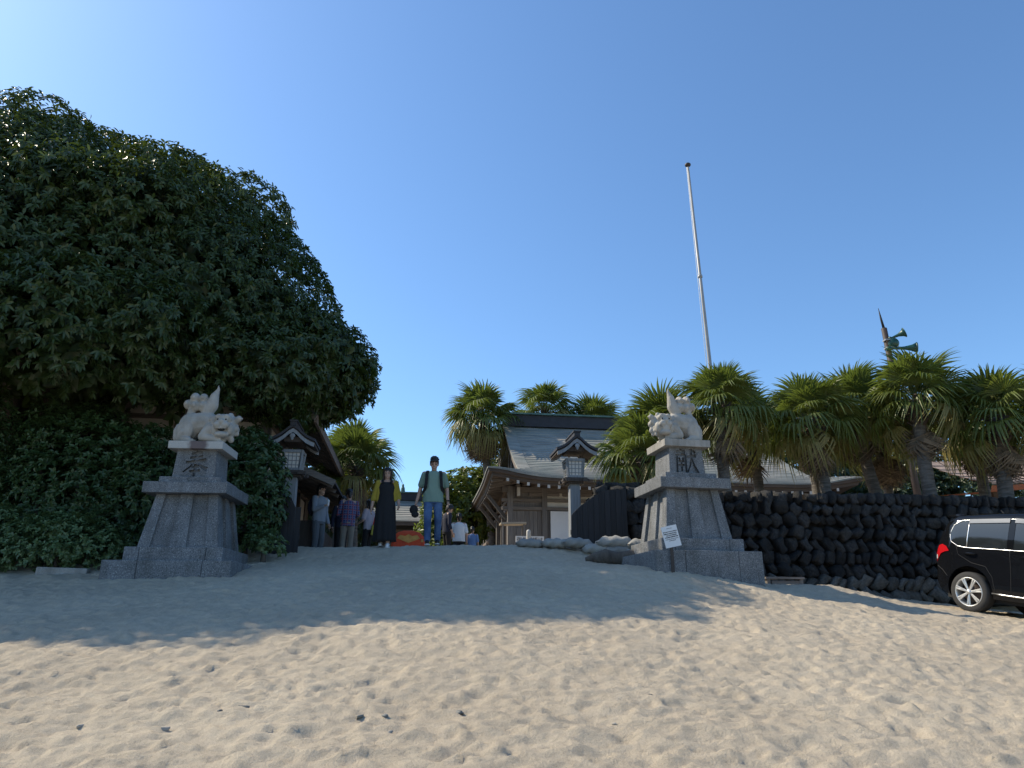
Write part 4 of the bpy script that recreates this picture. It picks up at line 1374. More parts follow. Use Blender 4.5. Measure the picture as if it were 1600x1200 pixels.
def palm(label, base, head, r0, seed, n=44, size=1.0, skirt=14, old=8, emax=84, emin=-12):
    size *= 0.84; old = old // 2; r0 *= 0.76; skirt = int(skirt * 1.6)
    r = random.Random(seed)
    root = empty('fan_palm', base, 0, label, 'palm tree', 'fan palms')
    b = Vector(base); h = Vector(head) - b
    side = Vector((r.uniform(-0.15, 0.15), r.uniform(-0.1, 0.1), 0))
    n_ = 26
    pts = []; rad = []
    for i in range(n_ + 1):
        t = i / n_
        pts.append(Vector((h.x * t ** 1.2, h.y * t, h.z * t)) + side * math.sin(t * math.pi))
        rr = r0 * (1.12 - 0.28 * t) * (1 + 0.05 * (i % 2)) * r.uniform(0.97, 1.04)
        rad.append(rr)
    pts.insert(0, pts[0] - Vector((0, 0, 0.4))); rad.insert(0, rad[0])
    MB().tube(pts, rad, 12).build('trunk', M['palm_bark'], root, True)
    boots = MB()
    for k in range(46):
        t = 1 - 0.26 * (k / 46) * min(1.0, 1.6 / max(h.length, 0.1) * 1.6)
        a = k * 2.4
        p = Vector((h.x * t ** 1.2, h.y * t, h.z * t)) + side * math.sin(t * math.pi)
        d = Vector((math.cos(a), math.sin(a), 0.9))
        q = p + Vector((math.cos(a), math.sin(a), 0)) * r0 * 0.72
        boots.bar(q, q + d * r0 * 1.0 * r.uniform(0.8, 1.4), 0.07, 0.03)
    boots.build('leaf_bases', M['palm_boot'], root)
    for k in range(n):
        f = (k + 0.5) / n
        el = emax + (emin - emax) * f ** 0.85 + r.gauss(0, 6)
        az = k * 137.5 + r.gauss(0, 12)
        me = FAN[min(3, int(f * 3.2 + r.random() * 0.9))]
        s = size * r.uniform(0.85, 1.12) * (0.8 + 0.2 * min(1, f * 3))
        link('frond', me, None, root, h + Vector((0, 0, 0.05 - 0.25 * f)), (R(r.gauss(0, 16)), R(-el), R(az)), s)
    for k in range(old):
        link('frond', OLD[k % 2], None, root, h + Vector((0, 0, -0.2)), (R(r.gauss(0, 20)), R(r.uniform(5, 35)), R(k * 360 / max(old, 1) + r.gauss(0, 15))), size * r.uniform(0.85, 1.05))
    for k in range(skirt):
        link('dead_frond', DEAD[k % 3], None, root, h + Vector((0, 0, -0.25 - 0.25 * r.random())), (R(r.gauss(0, 25)), R(r.uniform(58, 84)), R(k * 137.5 + r.gauss(0, 15))), size * r.uniform(0.8, 1.05))
    return root

G0 = 2.78
palm('fan palm with dark fibrous neck standing next to the flagpole rope', (4.85, 15.6, G0), (4.78, 15.5, 6.0), 0.17, 1, 46, 1.02, 6, 8)
palm('fan palm with grey trunk leaning away from the flagpole, third along the wall', (7.0, 16.0, G0), (6.98, 16.0, 5.85), 0.16, 2, 46, 1.0, 8, 12)
palm('fan palm whose trunk leans sharply, beside the dead-skirted palm', (9.0, 17.0, G0), (8.45, 17.0, 6.35), 0.18, 3, 46, 1.05, 8, 12)
palm('fan palm with straight pale trunk and dark boots near the loudspeaker mast', (9.15, 15.5, G0), (9.2, 15.5, 6.15), 0.18, 4, 46, 1.05, 8, 8)
palm('fan palm in front of the brown pavilion roof', (10.5, 15.2, G0), (10.75, 15.2, 5.65), 0.19, 5, 46, 1.05, 6, 8)
palm('fan palm beyond the pavilion with hanging dry leaves', (12.6, 15.8, G0), (12.7, 15.8, 6.0), 0.18, 6, 44, 1.1, 14, 8)
palm('short fan palm behind the lion inscribed 献, fronds reaching to the lantern', (2.95, 15.8, G0), (2.95, 15.8, 4.85), 0.17, 7, 46, 1.0, 4, 8)
palm('fan palm rising just behind the lion on the pedestal inscribed 献', (3.6, 16.4, G0), (3.6, 16.4, 5.6), 0.17, 8, 44, 1.05, 6, 10)
palm('fan palm with a thick skirt of dead hanging leaves behind the wall', (10.1, 19.0, G0), (10.1, 19.0, 6.2), 0.16, 9, 34, 1.05, 40, 8)
palm('tall fan palm with shaggy brown skirt left of the hall roof', (-0.75, 30.5, G0), (-1.3, 30.0, 9.6), 0.22, 10, 46, 1.5, 44, 14)
palm('tall fan palm rising behind the middle of the hall ridge', (1.8, 36, G0), (1.75, 36, 11.7), 0.22, 11, 44, 1.55, 30, 12)
palm('tall fan palm rising behind the hall ridge nearest the flagpole', (4.3, 36, G0), (4.25, 36, 10.9), 0.22, 12, 44, 1.55, 30, 12)
palm('fan palm with dark fronds growing behind the shop', (-4.9, 22.6, G0), (-4.95, 22.4, 6.0), 0.18, 13, 44, 1.2, 10, 8)
palm('small dark fan palm beyond the shop eaves', (-5.6, 24.6, G0), (-5.6, 24.6, 6.9), 0.17, 14, 36, 1.1, 8, 8)

palm('younger fan palm filling the row between the flagpole palm and its neighbour', (6.0, 17.6, G0), (5.95, 17.6, 6.0), 0.16, 15, 40, 1.0, 8, 8)
palm('fan palm with bright fronds between the leaning palm and the loudspeaker mast', (8.1, 18.6, G0), (8.0, 18.6, 6.5), 0.16, 16, 40, 1.0, 10, 8)
palm('fan palm behind the row, between the mast and the pavilion', (11.6, 17.4, G0), (11.7, 17.4, 6.1), 0.16, 17, 42, 1.05, 12, 8)

# ------------------------------------------------------------------ trees and thickets behind
def broadleaf(label, loc, lobes, seed, dens, ln, mat, name='broadleaf_tree', group='broadleaf trees behind the shrine', lump=(30, 0.4, 0.8)):
    root = empty(name, loc, 0, label, 'tree', group)
    L = list(lobes) + lumps(seed, lobes, *lump)
    foliage('crown', seed, L, dens, 7, ln, ln * 0.42, M[mat], root, zmin=0.1, depth=0.5, droop=0.3)
    foliage('inner_crown', seed + 3, [(c, tuple(x * 0.85 for x in r_)) for c, r_ in lobes], dens * 0.6, 6, ln * 1.5, ln * 0.8, M[mat], root, zmin=0.1, depth=1.2, cull=0.4)
    c = lobes[0][0]
    MB().tube([(c[0], c[1], -0.3), (c[0] + 0.1, c[1], c[2] * 0.6), (c[0], c[1], c[2] + lobes[0][1][2] * 0.5)], [0.2, 0.15, 0.05], 9).build('trunk', M['bark'], root, True)
    for k, (c2, r2) in enumerate(lobes[1:]):
        MB().tube([(c[0] * 0.9, c[1], c[2] * 0.4), ((c[0] + c2[0]) / 2, (c[1] + c2[1]) / 2, c2[2] * 0.75), c2], [0.1, 0.07, 0.03], 7).build('limb', M['bark'], root, True)
    return root
broadleaf('sunlit yellow-green tree between the walking man and the hall eaves', (-1.9, 32, G0), [((0, 0, 2.8), (2.2, 1.8, 2.3)), ((1.3, 0.3, 3.8), (1.5, 1.4, 1.4)), ((-1.0, -0.3, 1.6), (1.5, 1.3, 1.5))], 61, 16, 0.22, 'leaf_bright')
broadleaf('broad dark tree closing the view behind the great evergreen and the hedge', (-17.5, 22, G0), [((0, 0, 2.5), (5.5, 2.2, 3.4)), ((5.5, 0.4, 1.8), (3.2, 1.6, 2.4))], 71, 12, 0.24, 'leaf_dark')
broadleaf('dark rounded tree behind the shop and its palms', (-8.5, 27, G0), [((0, 0, 2.6), (2.8, 2.0, 2.6)), ((2.3, -0.5, 1.8), (1.6, 1.4, 1.9))], 63, 12, 0.22, 'leaf_dark')
broadleaf('dark evergreen thicket tree behind the hall roof and leaning palm', (14.5, 34, G0), [((0, 0, 4.0), (4.0, 2.2, 3.6)), ((-4.2, 0.6, 3.6), (2.6, 1.8, 3.0)), ((4, 0, 3.2), (3, 2, 3))], 65, 13, 0.22, 'leaf_dark')
broadleaf('dark evergreen thicket tree beside the brown pavilion', (21.0, 31.0, G0), [((0, 0, 3.0), (3.4, 2.0, 3.6)), ((-3.0, 0.4, 2.8), (2.4, 1.6, 2.8))], 67, 13, 0.2, 'leaf_dark')
broadleaf('dark green tree mass behind the hall ridge palms', (3.0, 39, G0), [((0, 0, 5.0), (4.2, 1.8, 3.3)), ((-3.0, 0, 4.8), (2.4, 1.6, 2.6))], 69, 9, 0.28, 'leaf_dark')

# ------------------------------------------------------------------ flagpole, loudspeaker mast
fp = empty('flagpole', (5.12, 17.0, G0), 0, 'tall slender white flagpole with ball top and rope behind the palms', 'flagpole')
top = Vector((-0.20, 0, 13.42 - G0))
MB().tube([(0, 0, -0.3), top * 0.3, top * 0.6, top], [0.065, 0.056, 0.044, 0.03], 12).build('pole', M['metal_pole'], fp, True)
MB().ell(top + Vector((0, 0, 0.05)), (0.085, 0.085, 0.06)).build('ball_top', M['rust_pole'], fp, True)
MB().tube([(-0.14, -0.05, 1.2), top * 0.5 + Vector((-0.1, -0.05, 0)), top + Vector((-0.05, -0.04, -0.05))], 0.008, 5).build('rope', M['rope'], fp, True)
MB().box((-0.02, -0.1, 1.55), (0.2, 0.16, 0.28)).build('winch_box', M['black'], fp, bevel=0.01)
for z in (4.5, 7.2):
    MB().tube([(-0.0188 * z, 0, z), (-0.0188 * z - 0.001, 0, z + 0.07)], 0.058, 10).build('pole_collar', M['metal_pole'], fp, True)

mast = empty('loudspeaker_mast', (13.55, 24.0, G0 + 0.45), 0, 'brown mast carrying two green horn loudspeakers above the palms', 'loudspeaker')
MB().tube([(0.25, 0, -0.6), (0.02, 0, 8.2)], [0.13, 0.10], 10).build('pole', M['rust_pole'], mast, True)
MB().tube([(0.02, 0, 8.15), (-0.03, 0, 8.6), (-0.06, 0, 9.0)], [0.05, 0.035, 0.008], 8).build('lightning_rod', M['black'], mast, True)
def horn(name, a, b, r):
    a = Vector(a); b = Vector(b); d = b - a
    o = MB().tube([a, a + d * 0.12, a + d * 0.2, a + d * 0.6, a + d * 0.85, b], [r * 0.42, r * 0.45, r * 0.2, r * 0.32, r * 0.62, r], 16).build(name, M['horn_green'], mast, True)
    MB().tube([b - d * 0.04, b], [r * 0.93, r * 1.06], 16).build('horn_rim', M['horn_green'], o, True)
    return o
horn('horn', (0.08, -0.1, 7.74), (0.56, -0.3, 7.92), 0.18)
horn('horn', (-0.10, -0.15, 7.35), (0.84, -0.4, 7.3), 0.19)
MB().ell((0.2, -0.12, 7.58), (0.2, 0.16, 0.2)).build('driver_unit', M['horn_green'], mast, True)
for z in (7.4, 7.7):
    MB().box((0.06, -0.08, z), (0.32, 0.22, 0.05)).build('clamp', M['metal_pole'], mast)

# ------------------------------------------------------------------ things round the gateway
M['bag'] = simple('pale_sandbag_cloth', (0.36, 0.35, 0.32), (0.22, 0.215, 0.2), 5, 0.9, 0.6, 0.012, 40, rand=0.15)
def sandbag(loc, rz, s, seed, label):
    b = MB()
    r = random.Random(seed)
    rings = []
    for i in range(13):
        t = -1 + 2 * i / 12
        k = (1 - abs(t) ** 3.2) ** 0.6 if abs(t) < 1 else 0.0
        k = max(k, 0.16 if abs(t) > 0.95 else 0.0)
        rings.append([(t * 0.31, 0.17 * max(k, 0.5 if abs(t) > .9 else 0) * math.cos(a) * (1 + 0.05 * math.sin(5 * a + i)), 0.075 + 0.08 * k * math.sin(a) * (1.0 if math.sin(a) > 0 else 0.8) + 0.012 * math.sin(i * 1.7 + a * 2)) for a in [2 * math.pi * q / 14 for q in range(14)]])
    b.loft(rings)
    o = b.build('sandbag', M['bag'], None, True, loc=loc, rot=(r.uniform(-.05, .05), r.uniform(-.06, .06), rz), scale=(s, s, s * 1.4))
    return tag(o, label, 'sandbag', 'sandbags along the edge of the approach')
bag_label = 'pale sandbag lying in the bottom row along the approach beside the black board fence'
for k, (x, y, dz, a, s) in enumerate(((0.35, 14.05, -0.03, 0.1, 0.9), (0.85, 13.95, 0.0, -0.2, 0.95), (1.25, 13.8, 0.02, 0.3, 1.0), (1.62, 13.6, 0.0, -0.5, 1.05), (1.98, 13.45, 0.03, 0.1, 1.05), (2.35, 13.35, 0.02, -0.2, 1.1))):
    sandbag((x, y, gz(x, y) - 0.01 + dz), a, s, k, bag_label)
sandbag((1.92, 13.5, gz(1.9, 13.5) + 0.15), 0.05, 1.15, 11, 'pale sandbag laid on top of the others beside the black board fence')
sandbag((2.45, 13.4, gz(2.4, 13.4) + 0.16), 0.25, 1.15, 12, 'pale slumped sandbag on top of the row, against the pedestal inscribed 献')
lg = MB(); lg.tube([(-0.64, 0, 0.06), (-0.5, 0.03, 0.09), (-0.3, -0.01, 0.12), (-0.05, 0.03, 0.1), (0.2, -0.01, 0.13), (0.42, 0.02, 0.1), (0.62, -0.02, 0.1)], [0.04, 0.09, 0.14, 0.115, 0.14, 0.11, 0.12], 12)
o = lg.build('driftwood_log', M['bark'], None, True, loc=(1.95, 13.0, gz(1.95, 13.0)), rot=(0, 0.05, -0.15)); tag(o, 'rough dark driftwood log lying in front of the sandbags', 'log')
MB().ell((0.625, -0.02, 0.10), (0.015, 0.12, 0.12)).build('cut_end', M['wood_grey'], o, True)

sg = empty('notice_sign', (2.50, 11.35, gz(2.5, 11.35) - 0.05), R(0), 'white paper notice on a short wooden stake in front of the pedestal inscribed 献', 'sign')
q = (0, R(-13), R(12))
MB().box((0, 0.02, 0.22), (0.05, 0.03, 0.62)).build('stake', M['wood_dark'], sg)
MB().box((0, 0, 0.60), (0.25, 0.012, 0.33), (0, R(-12), 0)).build('board', M['white_board'], sg)
pr = MB()
rr_ = random.Random(9)
def sign_bits(z, x0, x1, h):
    x = x0
    while x < x1:
        w = rr_.uniform(0.006, 0.014)
        c = Euler((0, R(-12), 0)).to_matrix() @ Vector((x + w / 2, -0.0085, z))
        pr.box((c.x, c.y, 0.60 + c.z), (w, 0.002, h * rr_.uniform(0.6, 1)), (0, R(-12), 0))
        x += w + rr_.uniform(0.002, 0.006)
for z, x0, x1, h in ((0.125, -0.04, 0.04, 0.008), (0.075, -0.11, 0.11, 0.016), (0.045, -0.11, 0.10, 0.016), (0.018, -0.07, 0.08, 0.016), (-0.01, -0.10, 0.10, 0.018), (-0.04, -0.10, 0.10, 0.010), (-0.065, -0.05, 0.05, 0.010)):
    sign_bits(z, x0, x1, h)
pr.build('printed_lines', M['black'], sg)

st = empty('small_table', (0.02, 19.0, G0), PHI, 'small stand with a pale flat roof in front of the hall', 'stand')
MB().box((0, 0, 1.0), (0.68, 0.4, 0.05), (0, R(-1.5), 0)).build('top', M['wood_pale'], st, bevel=0.008)
for x in (-0.28, 0.28):
    for y in (-0.15, 0.15):
        MB().box((x, y, 0.45), (0.035, 0.035, 1.1)).build('leg', M['wood_grey'], st)
ns_ = empty('notice_board', (0.45, 18.2, G0 + 0.0), PHI, 'low white board lettered in black beside the small stand', 'sign')
MB().box((0, 0, 0.46), (0.72, 0.03, 0.28)).build('board', M['white_board'], ns_)
for x in (-0.25, 0.25):
    MB().box((x, 0.04, 0.2), (0.04, 0.04, 0.5)).build('leg', M['wood_grey'], ns_)
tm = text_mesh('御朱印帳は', 0.135, 'lettering', 0.001)
link('lettering', tm, M['black'], ns_, (0, -0.018, 0.50), (R(90), 0, 0))
wp = MB().cone((0, 0, 0.0), 0.06, (0, 0, 0.62), 0.055).build('white_post', M['white_paint'], None, True, loc=(0.40, 17.4, G0)); tag(wp, 'short white post in front of the lettered board', 'post')

bn = empty('wooden_bench', (4.75, 12.98, gz(4.75, 12.8) - 0.06), PHI, 'low weathered plank bench half buried in sand at the foot of the wall', 'bench')
for y in (-0.1, 0.02):
    MB().box((0, y, 0.20), (0.72, 0.11, 0.035)).build('plank', M['wood_grey_x'], bn, bevel=0.004)
MB().box((0.02, -0.11, 0.11), (0.52, 0.03, 0.09)).build('apron', M['wood_grey_x'], bn)
for x in (-0.3, 0.31):
    MB().box((x, -0.03, 0.06), (0.06, 0.2, 0.26)).build('leg', M['wood_grey'], bn)
pk = MB().box((0, 0, 0), (0.42, 0.16, 0.045), (0.2, 0.75, 0)).build('leaning_plank', M['wood_grey_x'], None, loc=(4.12, 12.98, gz(4.1, 12.9) + 0.5)); tag(pk, 'broken brown plank propped between the pedestal and the wall', 'plank')
MB()
kb = MB().box((0, 0, 0), (0.75, 0.14, 0.16)).build('concrete_kerb', M['granite_pale'], None, bevel=0.02, loc=(-6.95, 11.35, gz(-6.95, 11.35) + 0.02), rot=(0, 0.03, 0.1)); tag(kb, 'short piece of concrete kerb below the clipped shrub', 'kerb')

# pebbles
PEB = []
for k in range(4):
    me = stone_mesh(80 + k); me.name = 'pebble'; PEB.append(me)
pb = ((-1.72, 4.95, 0.032, 0), (-1.83, 4.86, 0.018, 0), (-0.33, 4.86, 0.024, 0), (-0.93, 4.75, 0.02, 0), (-0.78, 4.77, 0.02, 0), (-2.05, 4.62, 0.022, 1),
      (-0.7, 4.5, 0.018, 1), (0.62, 4.72, 0.014, 1), (-2.6, 4.7, 0.018, 1), (0.95, 5.3, 0.012, 0))
for k, (x, y, s, pale) in enumerate(pb):
    o = link('pebble', PEB[k % 4].copy() if k < 8 else PEB[k % 4].copy(), M['pebble_pale' if pale else 'pebble'], None, (x, y, gz(x, y) + s * 0.1), (0.1, 0.1, k * 1.3), (s * 1.2, s * 0.9, s * 0.6))
    tag(o, ('small pale pebble' if pale else 'small dark grey pebble') + ' lying on the sunlit foreground sand', 'pebble', 'pebbles scattered on the sand')

# ------------------------------------------------------------------ people
def person(label, loc, yaw, Ht, pose, wear, voxel=0.0085, group='visitors on the approach'):
    """figure facing -y before yaw; its left hand is on +x. One continuous body, clothes and hair as parts."""
    root = empty('person', loc, yaw, label, 'person', group)
    k = Ht
    V3 = lambda x, y, z: Vector((x * k, y * k, z * k))
    J = dict(hipL=(0.052, 0, 0.52), hipR=(-0.052, 0, 0.52), kneeL=(0.056, -0.02, 0.285), kneeR=(-0.056, -0.02, 0.285),
             ankL=(0.055, 0.0, 0.045), ankR=(-0.055, 0.0, 0.045), shL=(0.108, 0.0, 0.812), shR=(-0.108, 0.0, 0.812),
             elL=(0.14, 0.015, 0.635), elR=(-0.14, 0.015, 0.635), wrL=(0.15, -0.04, 0.49), wrR=(-0.15, -0.04, 0.49),
             neck=(0, 0.005, 0.84), head=(0, -0.008, 0.928), chest=(0, 0, 0.745), waist=(0, 0, 0.625))
    J.update(pose)
    P = {n: V3(*v) for n, v in J.items() if hasattr(v, '__len__')}
    hd = P['head']; tilt = pose.get('tilt', 0.0)
    HM = Matrix.Rotation(tilt, 3, 'X') @ Matrix.Identity(3)
    if 'turn' in pose: HM = Matrix.Rotation(pose['turn'], 3, 'Z') @ HM
    h = lambda x, y, z: hd + HM @ V3(x, y, z)
    b = MB()
    b.ell(h(0, 0.006, 0.012), (0.043 * k, 0.054 * k, 0.054 * k))
    b.ell(h(0, -0.012, -0.022), (0.036 * k, 0.040 * k, 0.047 * k))
    b.ell(h(0, -0.050, -0.010), (0.007 * k, 0.011 * k, 0.014 * k))     # nose
    b.ell(h(0, -0.046, -0.042), (0.015 * k, 0.008 * k, 0.006 * k))     # lips
    b.ell(h(0, -0.040, -0.058), (0.014 * k, 0.012 * k, 0.011 * k))     # chin
    for s in (-1, 1):
        b.ell(h(0.043 * s, 0.004, -0.008), (0.006 * k, 0.013 * k, 0.018 * k))
        b.ell(h(0.019 * s, -0.045, 0.012), (0.014 * k, 0.008 * k, 0.006 * k))
    b.cone(P['neck'] - V3(0, 0, 0.03), 0.033 * k, hd + V3(0, 0.01, -0.045), 0.029 * k)
    b.ell(P['chest'] + V3(0, 0, 0.01), (0.092 * k, 0.058 * k, 0.095 * k))
    b.ell(P['waist'], (0.075 * k, 0.052 * k, 0.10 * k))
    b.ell((P['hipL'] + P['hipR']) / 2 + V3(0, 0.005, 0.015), (0.092 * k, 0.062 * k, 0.065 * k))
    for s in 'LR':
        b.cone(P['neck'] - V3(0, 0, 0.02), 0.03 * k, P['sh' + s], 0.033 * k)
        b.chain([P['sh' + s], P['el' + s], P['wr' + s]], [0.031 * k, 0.024 * k, 0.0155 * k])
        b.chain([P['hip' + s], P['knee' + s], P['ank' + s]], [0.05 * k, 0.034 * k, 0.021 * k])
        a = P['ank' + s]
        b.cone(a - V3(0, -0.012, 0.022), 0.019 * k, a + V3(0, -0.075, -0.028), 0.015 * k)
        # hand: palm and five bent fingers
        w = P['wr' + s]; d = (w - P['el' + s]).normalized()
        sx = 1 if s == 'L' else -1
        across = Vector((0, -1, 0)); across = (across - d * across.dot(d)).normalized()
        inn = Vector((-sx, 0, 0)); inn = (inn - d * inn.dot(d)).normalized()
        curl = pose.get('curl' + s, 0.5)
        pc = w + d * 0.026 * k
        b.cone(w, 0.014 * k, pc + d * 0.014 * k + across * 0.006 * k, 0.0155 * k)
        b.cone(pc - across * 0.010 * k, 0.012 * k, pc + across * 0.012 * k + d * 0.012 * k, 0.011 * k)
        for f, (off, L) in enumerate(((0.019, 0.038), (0.0075, 0.044), (-0.004, 0.042), (-0.0155, 0.034))):
            base = pc + d * 0.022 * k + across * off * k
            mid = base + (d * math.cos(curl * 0.6) + inn * math.sin(curl * 0.6)) * L * 0.5 * k
            tip = mid + (d * math.cos(curl * 1.7) + inn * math.sin(curl * 1.7)) * L * 0.5 * k
            b.chain([base, mid, tip], [0.0052 * k, 0.0049 * k, 0.0042 * k], 8)
        tb = w + d * 0.012 * k + across * 0.014 * k
        b.chain([tb, tb + (d * 0.6 + across * 0.8).normalized() * 0.022 * k, tb + (d * 0.95 + across * 0.5 + inn * 0.3).normalized() * 0.042 * k], [0.0075 * k, 0.006 * k, 0.005 * k], 8)
    link('body', fuse(b, voxel * 0.8, 2, 'body'), M['skin'], root)
    for s in (-1, 1):
        MB().ell(h(0.019 * s, -0.0475, 0.003), (0.0085 * k, 0.004 * k, 0.0035 * k)).build('eye', M['eye'], root, True)
        MB().ell(h(0.020 * s, -0.0505, 0.017), (0.012 * k, 0.004 * k, 0.0022 * k)).build('eyebrow', M['hair'], root, True)
    MB().ell(h(0, -0.0525, -0.042), (0.012 * k, 0.004 * k, 0.0035 * k)).build('mouth', M['lip'], root, True)
    # hair
    hb = MB()
    hb.ell(h(0, 0.012, 0.030), (0.051 * k, 0.060 * k, 0.056 * k))
    hs = wear.get('hair', 'short')
    if hs == 'short':
        for i in range(16):
            a = i * 2.4
            q_ = 0.15 + 0.75 * (i / 16)
            hb.ell(h(0.046 * math.sin(q_ * 1.5) * math.cos(a), 0.008 + 0.054 * math.sin(q_ * 1.5) * math.sin(a), 0.034 + 0.052 * math.cos(q_ * 1.5)), (0.016 * k, 0.017 * k, 0.013 * k))
        hb.cone(h(-0.032, -0.040, 0.040), 0.016 * k, h(0.028, -0.046, 0.046), 0.015 * k)
        for s in (-1, 1):
            hb.cone(h(0.042 * s, 0.0, 0.03), 0.012 * k, h(0.044 * s, 0.012, -0.012), 0.009 * k)
        hb.cone(h(0, 0.05, 0.02), 0.035 * k, h(0, 0.045, -0.045), 0.024 * k)
    else:
        low = {'long': -0.125, 'bob': -0.06}[hs]
        for s in (-1, 1):
            hb.chain([h(0.034 * s, -0.014, 0.045), h(0.047 * s, -0.004, -0.01), h(0.048 * s, 0.004, low)], [0.018 * k, 0.015 * k, 0.011 * k])
            hb.chain([h(0.03 * s, 0.035, 0.03), h(0.034 * s, 0.045, -0.03), h(0.032 * s, 0.045, low - 0.02)], [0.03 * k, 0.028 * k, 0.018 * k])
        hb.chain([h(0, 0.04, 0.02), h(0, 0.052, -0.03), h(0, 0.052, low - 0.02)], [0.04 * k, 0.034 * k, 0.02 * k])
    hm = fuse(hb, 0.008, 1, 'hair')
    # open the hair away from the face
    bm = bmesh.new(); bm.from_mesh(hm)
    inv = HM.inverted()
    for v in bm.verts:
        q = inv @ (v.co - hd)
        if q.y < -0.024 * k and q.z < (0.030 + 0.010 * math.sin(q.x / k * 190 + 1)) * k and abs(q.x) < 0.037 * k:
            v.co += HM @ Vector((0, (-0.02 * k - q.y) * 1.0, 0))
    bm.to_mesh(hm); bm.free()
    link('hair', hm, M['hair'], root)

    def ring(c, rx, ry, n=28, fold=0.0, ph=0.0, nf=9):
        return [(c[0] + rx * math.cos(a) * (1 + fold * math.sin(nf * a + ph)), c[1] + ry * math.sin(a) * (1 + fold * math.sin(nf * a + ph)), c[2]) for a in [2 * math.pi * i / n for i in range(n)]]
    top = wear.get('top')
    if top:
        t = MB()
        loose = wear.get('loose', 1.0)
        hem = wear.get('hem', 0.50)
        c0 = (P['hipL'] + P['hipR']) / 2
        rings = []
        for z, rx, ry in ((0.848, 0.036, 0.034), (0.838, 0.058, 0.042), (0.824, 0.084, 0.052), (0.795, 0.101, 0.062), (0.74, 0.105, 0.070), (0.66, 0.103, 0.070), (0.58, 0.104, 0.070), (hem, 0.107, 0.073)):
            cx = P['chest'].lerp(c0, min(1, max(0, (0.745 - z) / 0.225)))
            rings.append(ring((cx.x, cx.y, z * k), rx * k * loose, ry * k * loose, 28, 0.02 if z < 0.7 else 0.0, z * 30))
        t.loft(rings)
        sl = wear.get('sleeve', 0.6)
        for s in 'LR':
            a, e, w = P['sh' + s], P['el' + s], P['wr' + s]
            if sl <= 1:
                t.chain([a - V3(0, 0, 0.008), a.lerp(e, sl)], [0.037 * k, 0.038 * k * loose])
            else:
                t.chain([a, e, e.lerp(w, sl - 1)], [0.037 * k, 0.032 * k, 0.025 * k])
        link('shirt', fuse(t, voxel, 2, 'shirt'), top, root)
    if wear.get('trousers'):
        t = MB()
        c0 = (P['hipL'] + P['hipR']) / 2
        t.loft([ring((c0.x, c0.y, (0.575) * k), 0.088 * k, 0.062 * k), ring((c0.x, c0.y + .003 * k, 0.52 * k), 0.100 * k, 0.070 * k), ring((c0.x, c0.y, 0.47 * k), 0.096 * k, 0.068 * k)])
        end = wear.get('leg_end', 0.93)
        for s in 'LR':
            hp, kn, an = P['hip' + s], P['knee' + s], P['ank' + s]
            t.chain([hp - V3(0, 0, 0.01), kn, kn.lerp(an, end)], [0.056 * k, 0.043 * k, 0.036 * k])
        link('trousers', fuse(t, voxel, 2, 'trousers'), wear['trousers'], root)
    if wear.get('shoes'):
        for s in 'LR':
            a = P['ank' + s]
            f = MB()
            f.cone(a + V3(0, 0.012, -0.020), 0.024 * k, a + V3(0, -0.085, -0.027), 0.020 * k)
            f.cone(a + V3(0, 0.008, 0.0), 0.026 * k, a + V3(0, -0.03, -0.016), 0.026 * k)
            sh = link('shoe', fuse(f, 0.008, 1, 'shoe'), wear['shoes'], root)
            so = MB(); so.loft([[(a.x + 0.027 * k * math.cos(q) * (1 if math.sin(q) > 0 else 1.1), a.y - 0.037 * k + 0.068 * k * math.sin(q), a.z - zz * k) for q in [2 * math.pi * i / 16 for i in range(16)]] for zz in (0.046, 0.034)])
            so.build('sole', wear.get('sole', M['black']), sh)
    return root, P, k, h, ring

def walking(step=0.09, lift=0.02):
    return dict(ankL=(0.045, -step, 0.045), kneeL=(0.05, -step * 0.75, 0.285), ankR=(-0.045, step, 0.045 + lift), kneeR=(-0.05, step * 0.2 - 0.02, 0.285))

C = {n: cloth(n, c) for n, c in dict(sage_green_tee=(0.20, 0.29, 0.235), blue_denim=(0.055, 0.10, 0.21), black_cotton=(0.012, 0.012, 0.014), mustard_knit=(0.34, 0.26, 0.03),
     grey_blue_shirt=(0.22, 0.25, 0.29), grey_trousers=(0.10, 0.115, 0.13), white_shirt=(0.72, 0.74, 0.76), blue_shirt=(0.14, 0.24, 0.46), navy=(0.02, 0.025, 0.05), beige_trousers=(0.25, 0.22, 0.18),
     lilac_shirt=(0.38, 0.35, 0.40), white_canvas=(0.7, 0.7, 0.7), yellow_canvas=(0.42, 0.38, 0.06), red_strap=(0.5, 0.04, 0.04)).items()}

def plaid():
    m, nt, bs = new_mat('navy_plaid_cloth')
    v = coords(nt)
    sx = N(nt, 'ShaderNodeSeparateXYZ'); nt.links.new(v, sx.inputs[0])
    c = None
    col_ = (0.03, 0.04, 0.12)
    last = None
    for ax, f, rgb in (('X', 110, (0.16, 0.18, 0.30)), ('Z', 110, (0.15, 0.17, 0.28)), ('X', 55, (0.20, 0.05, 0.07)), ('Z', 55, (0.20, 0.05, 0.07))):
        mu = N(nt, 'ShaderNodeMath', operation='MULTIPLY'); mu.inputs[1].default_value = f
        nt.links.new(sx.outputs[ax], mu.inputs[0])
        sn = N(nt, 'ShaderNodeMath', operation='SINE'); nt.links.new(mu.outputs[0], sn.inputs[0])
        gt = N(nt, 'ShaderNodeMath', operation='GREATER_THAN'); gt.inputs[1].default_value = 0.86
        nt.links.new(sn.outputs[0], gt.inputs[0])
        last = mixc(nt, gt.outputs[0], last if last is not None else col_, rgb)
    nt.links.new(last, bs.inputs['Base Color'])
    bs.inputs['Roughness'].default_value = 0.9
    return m
C['plaid'] = plaid()

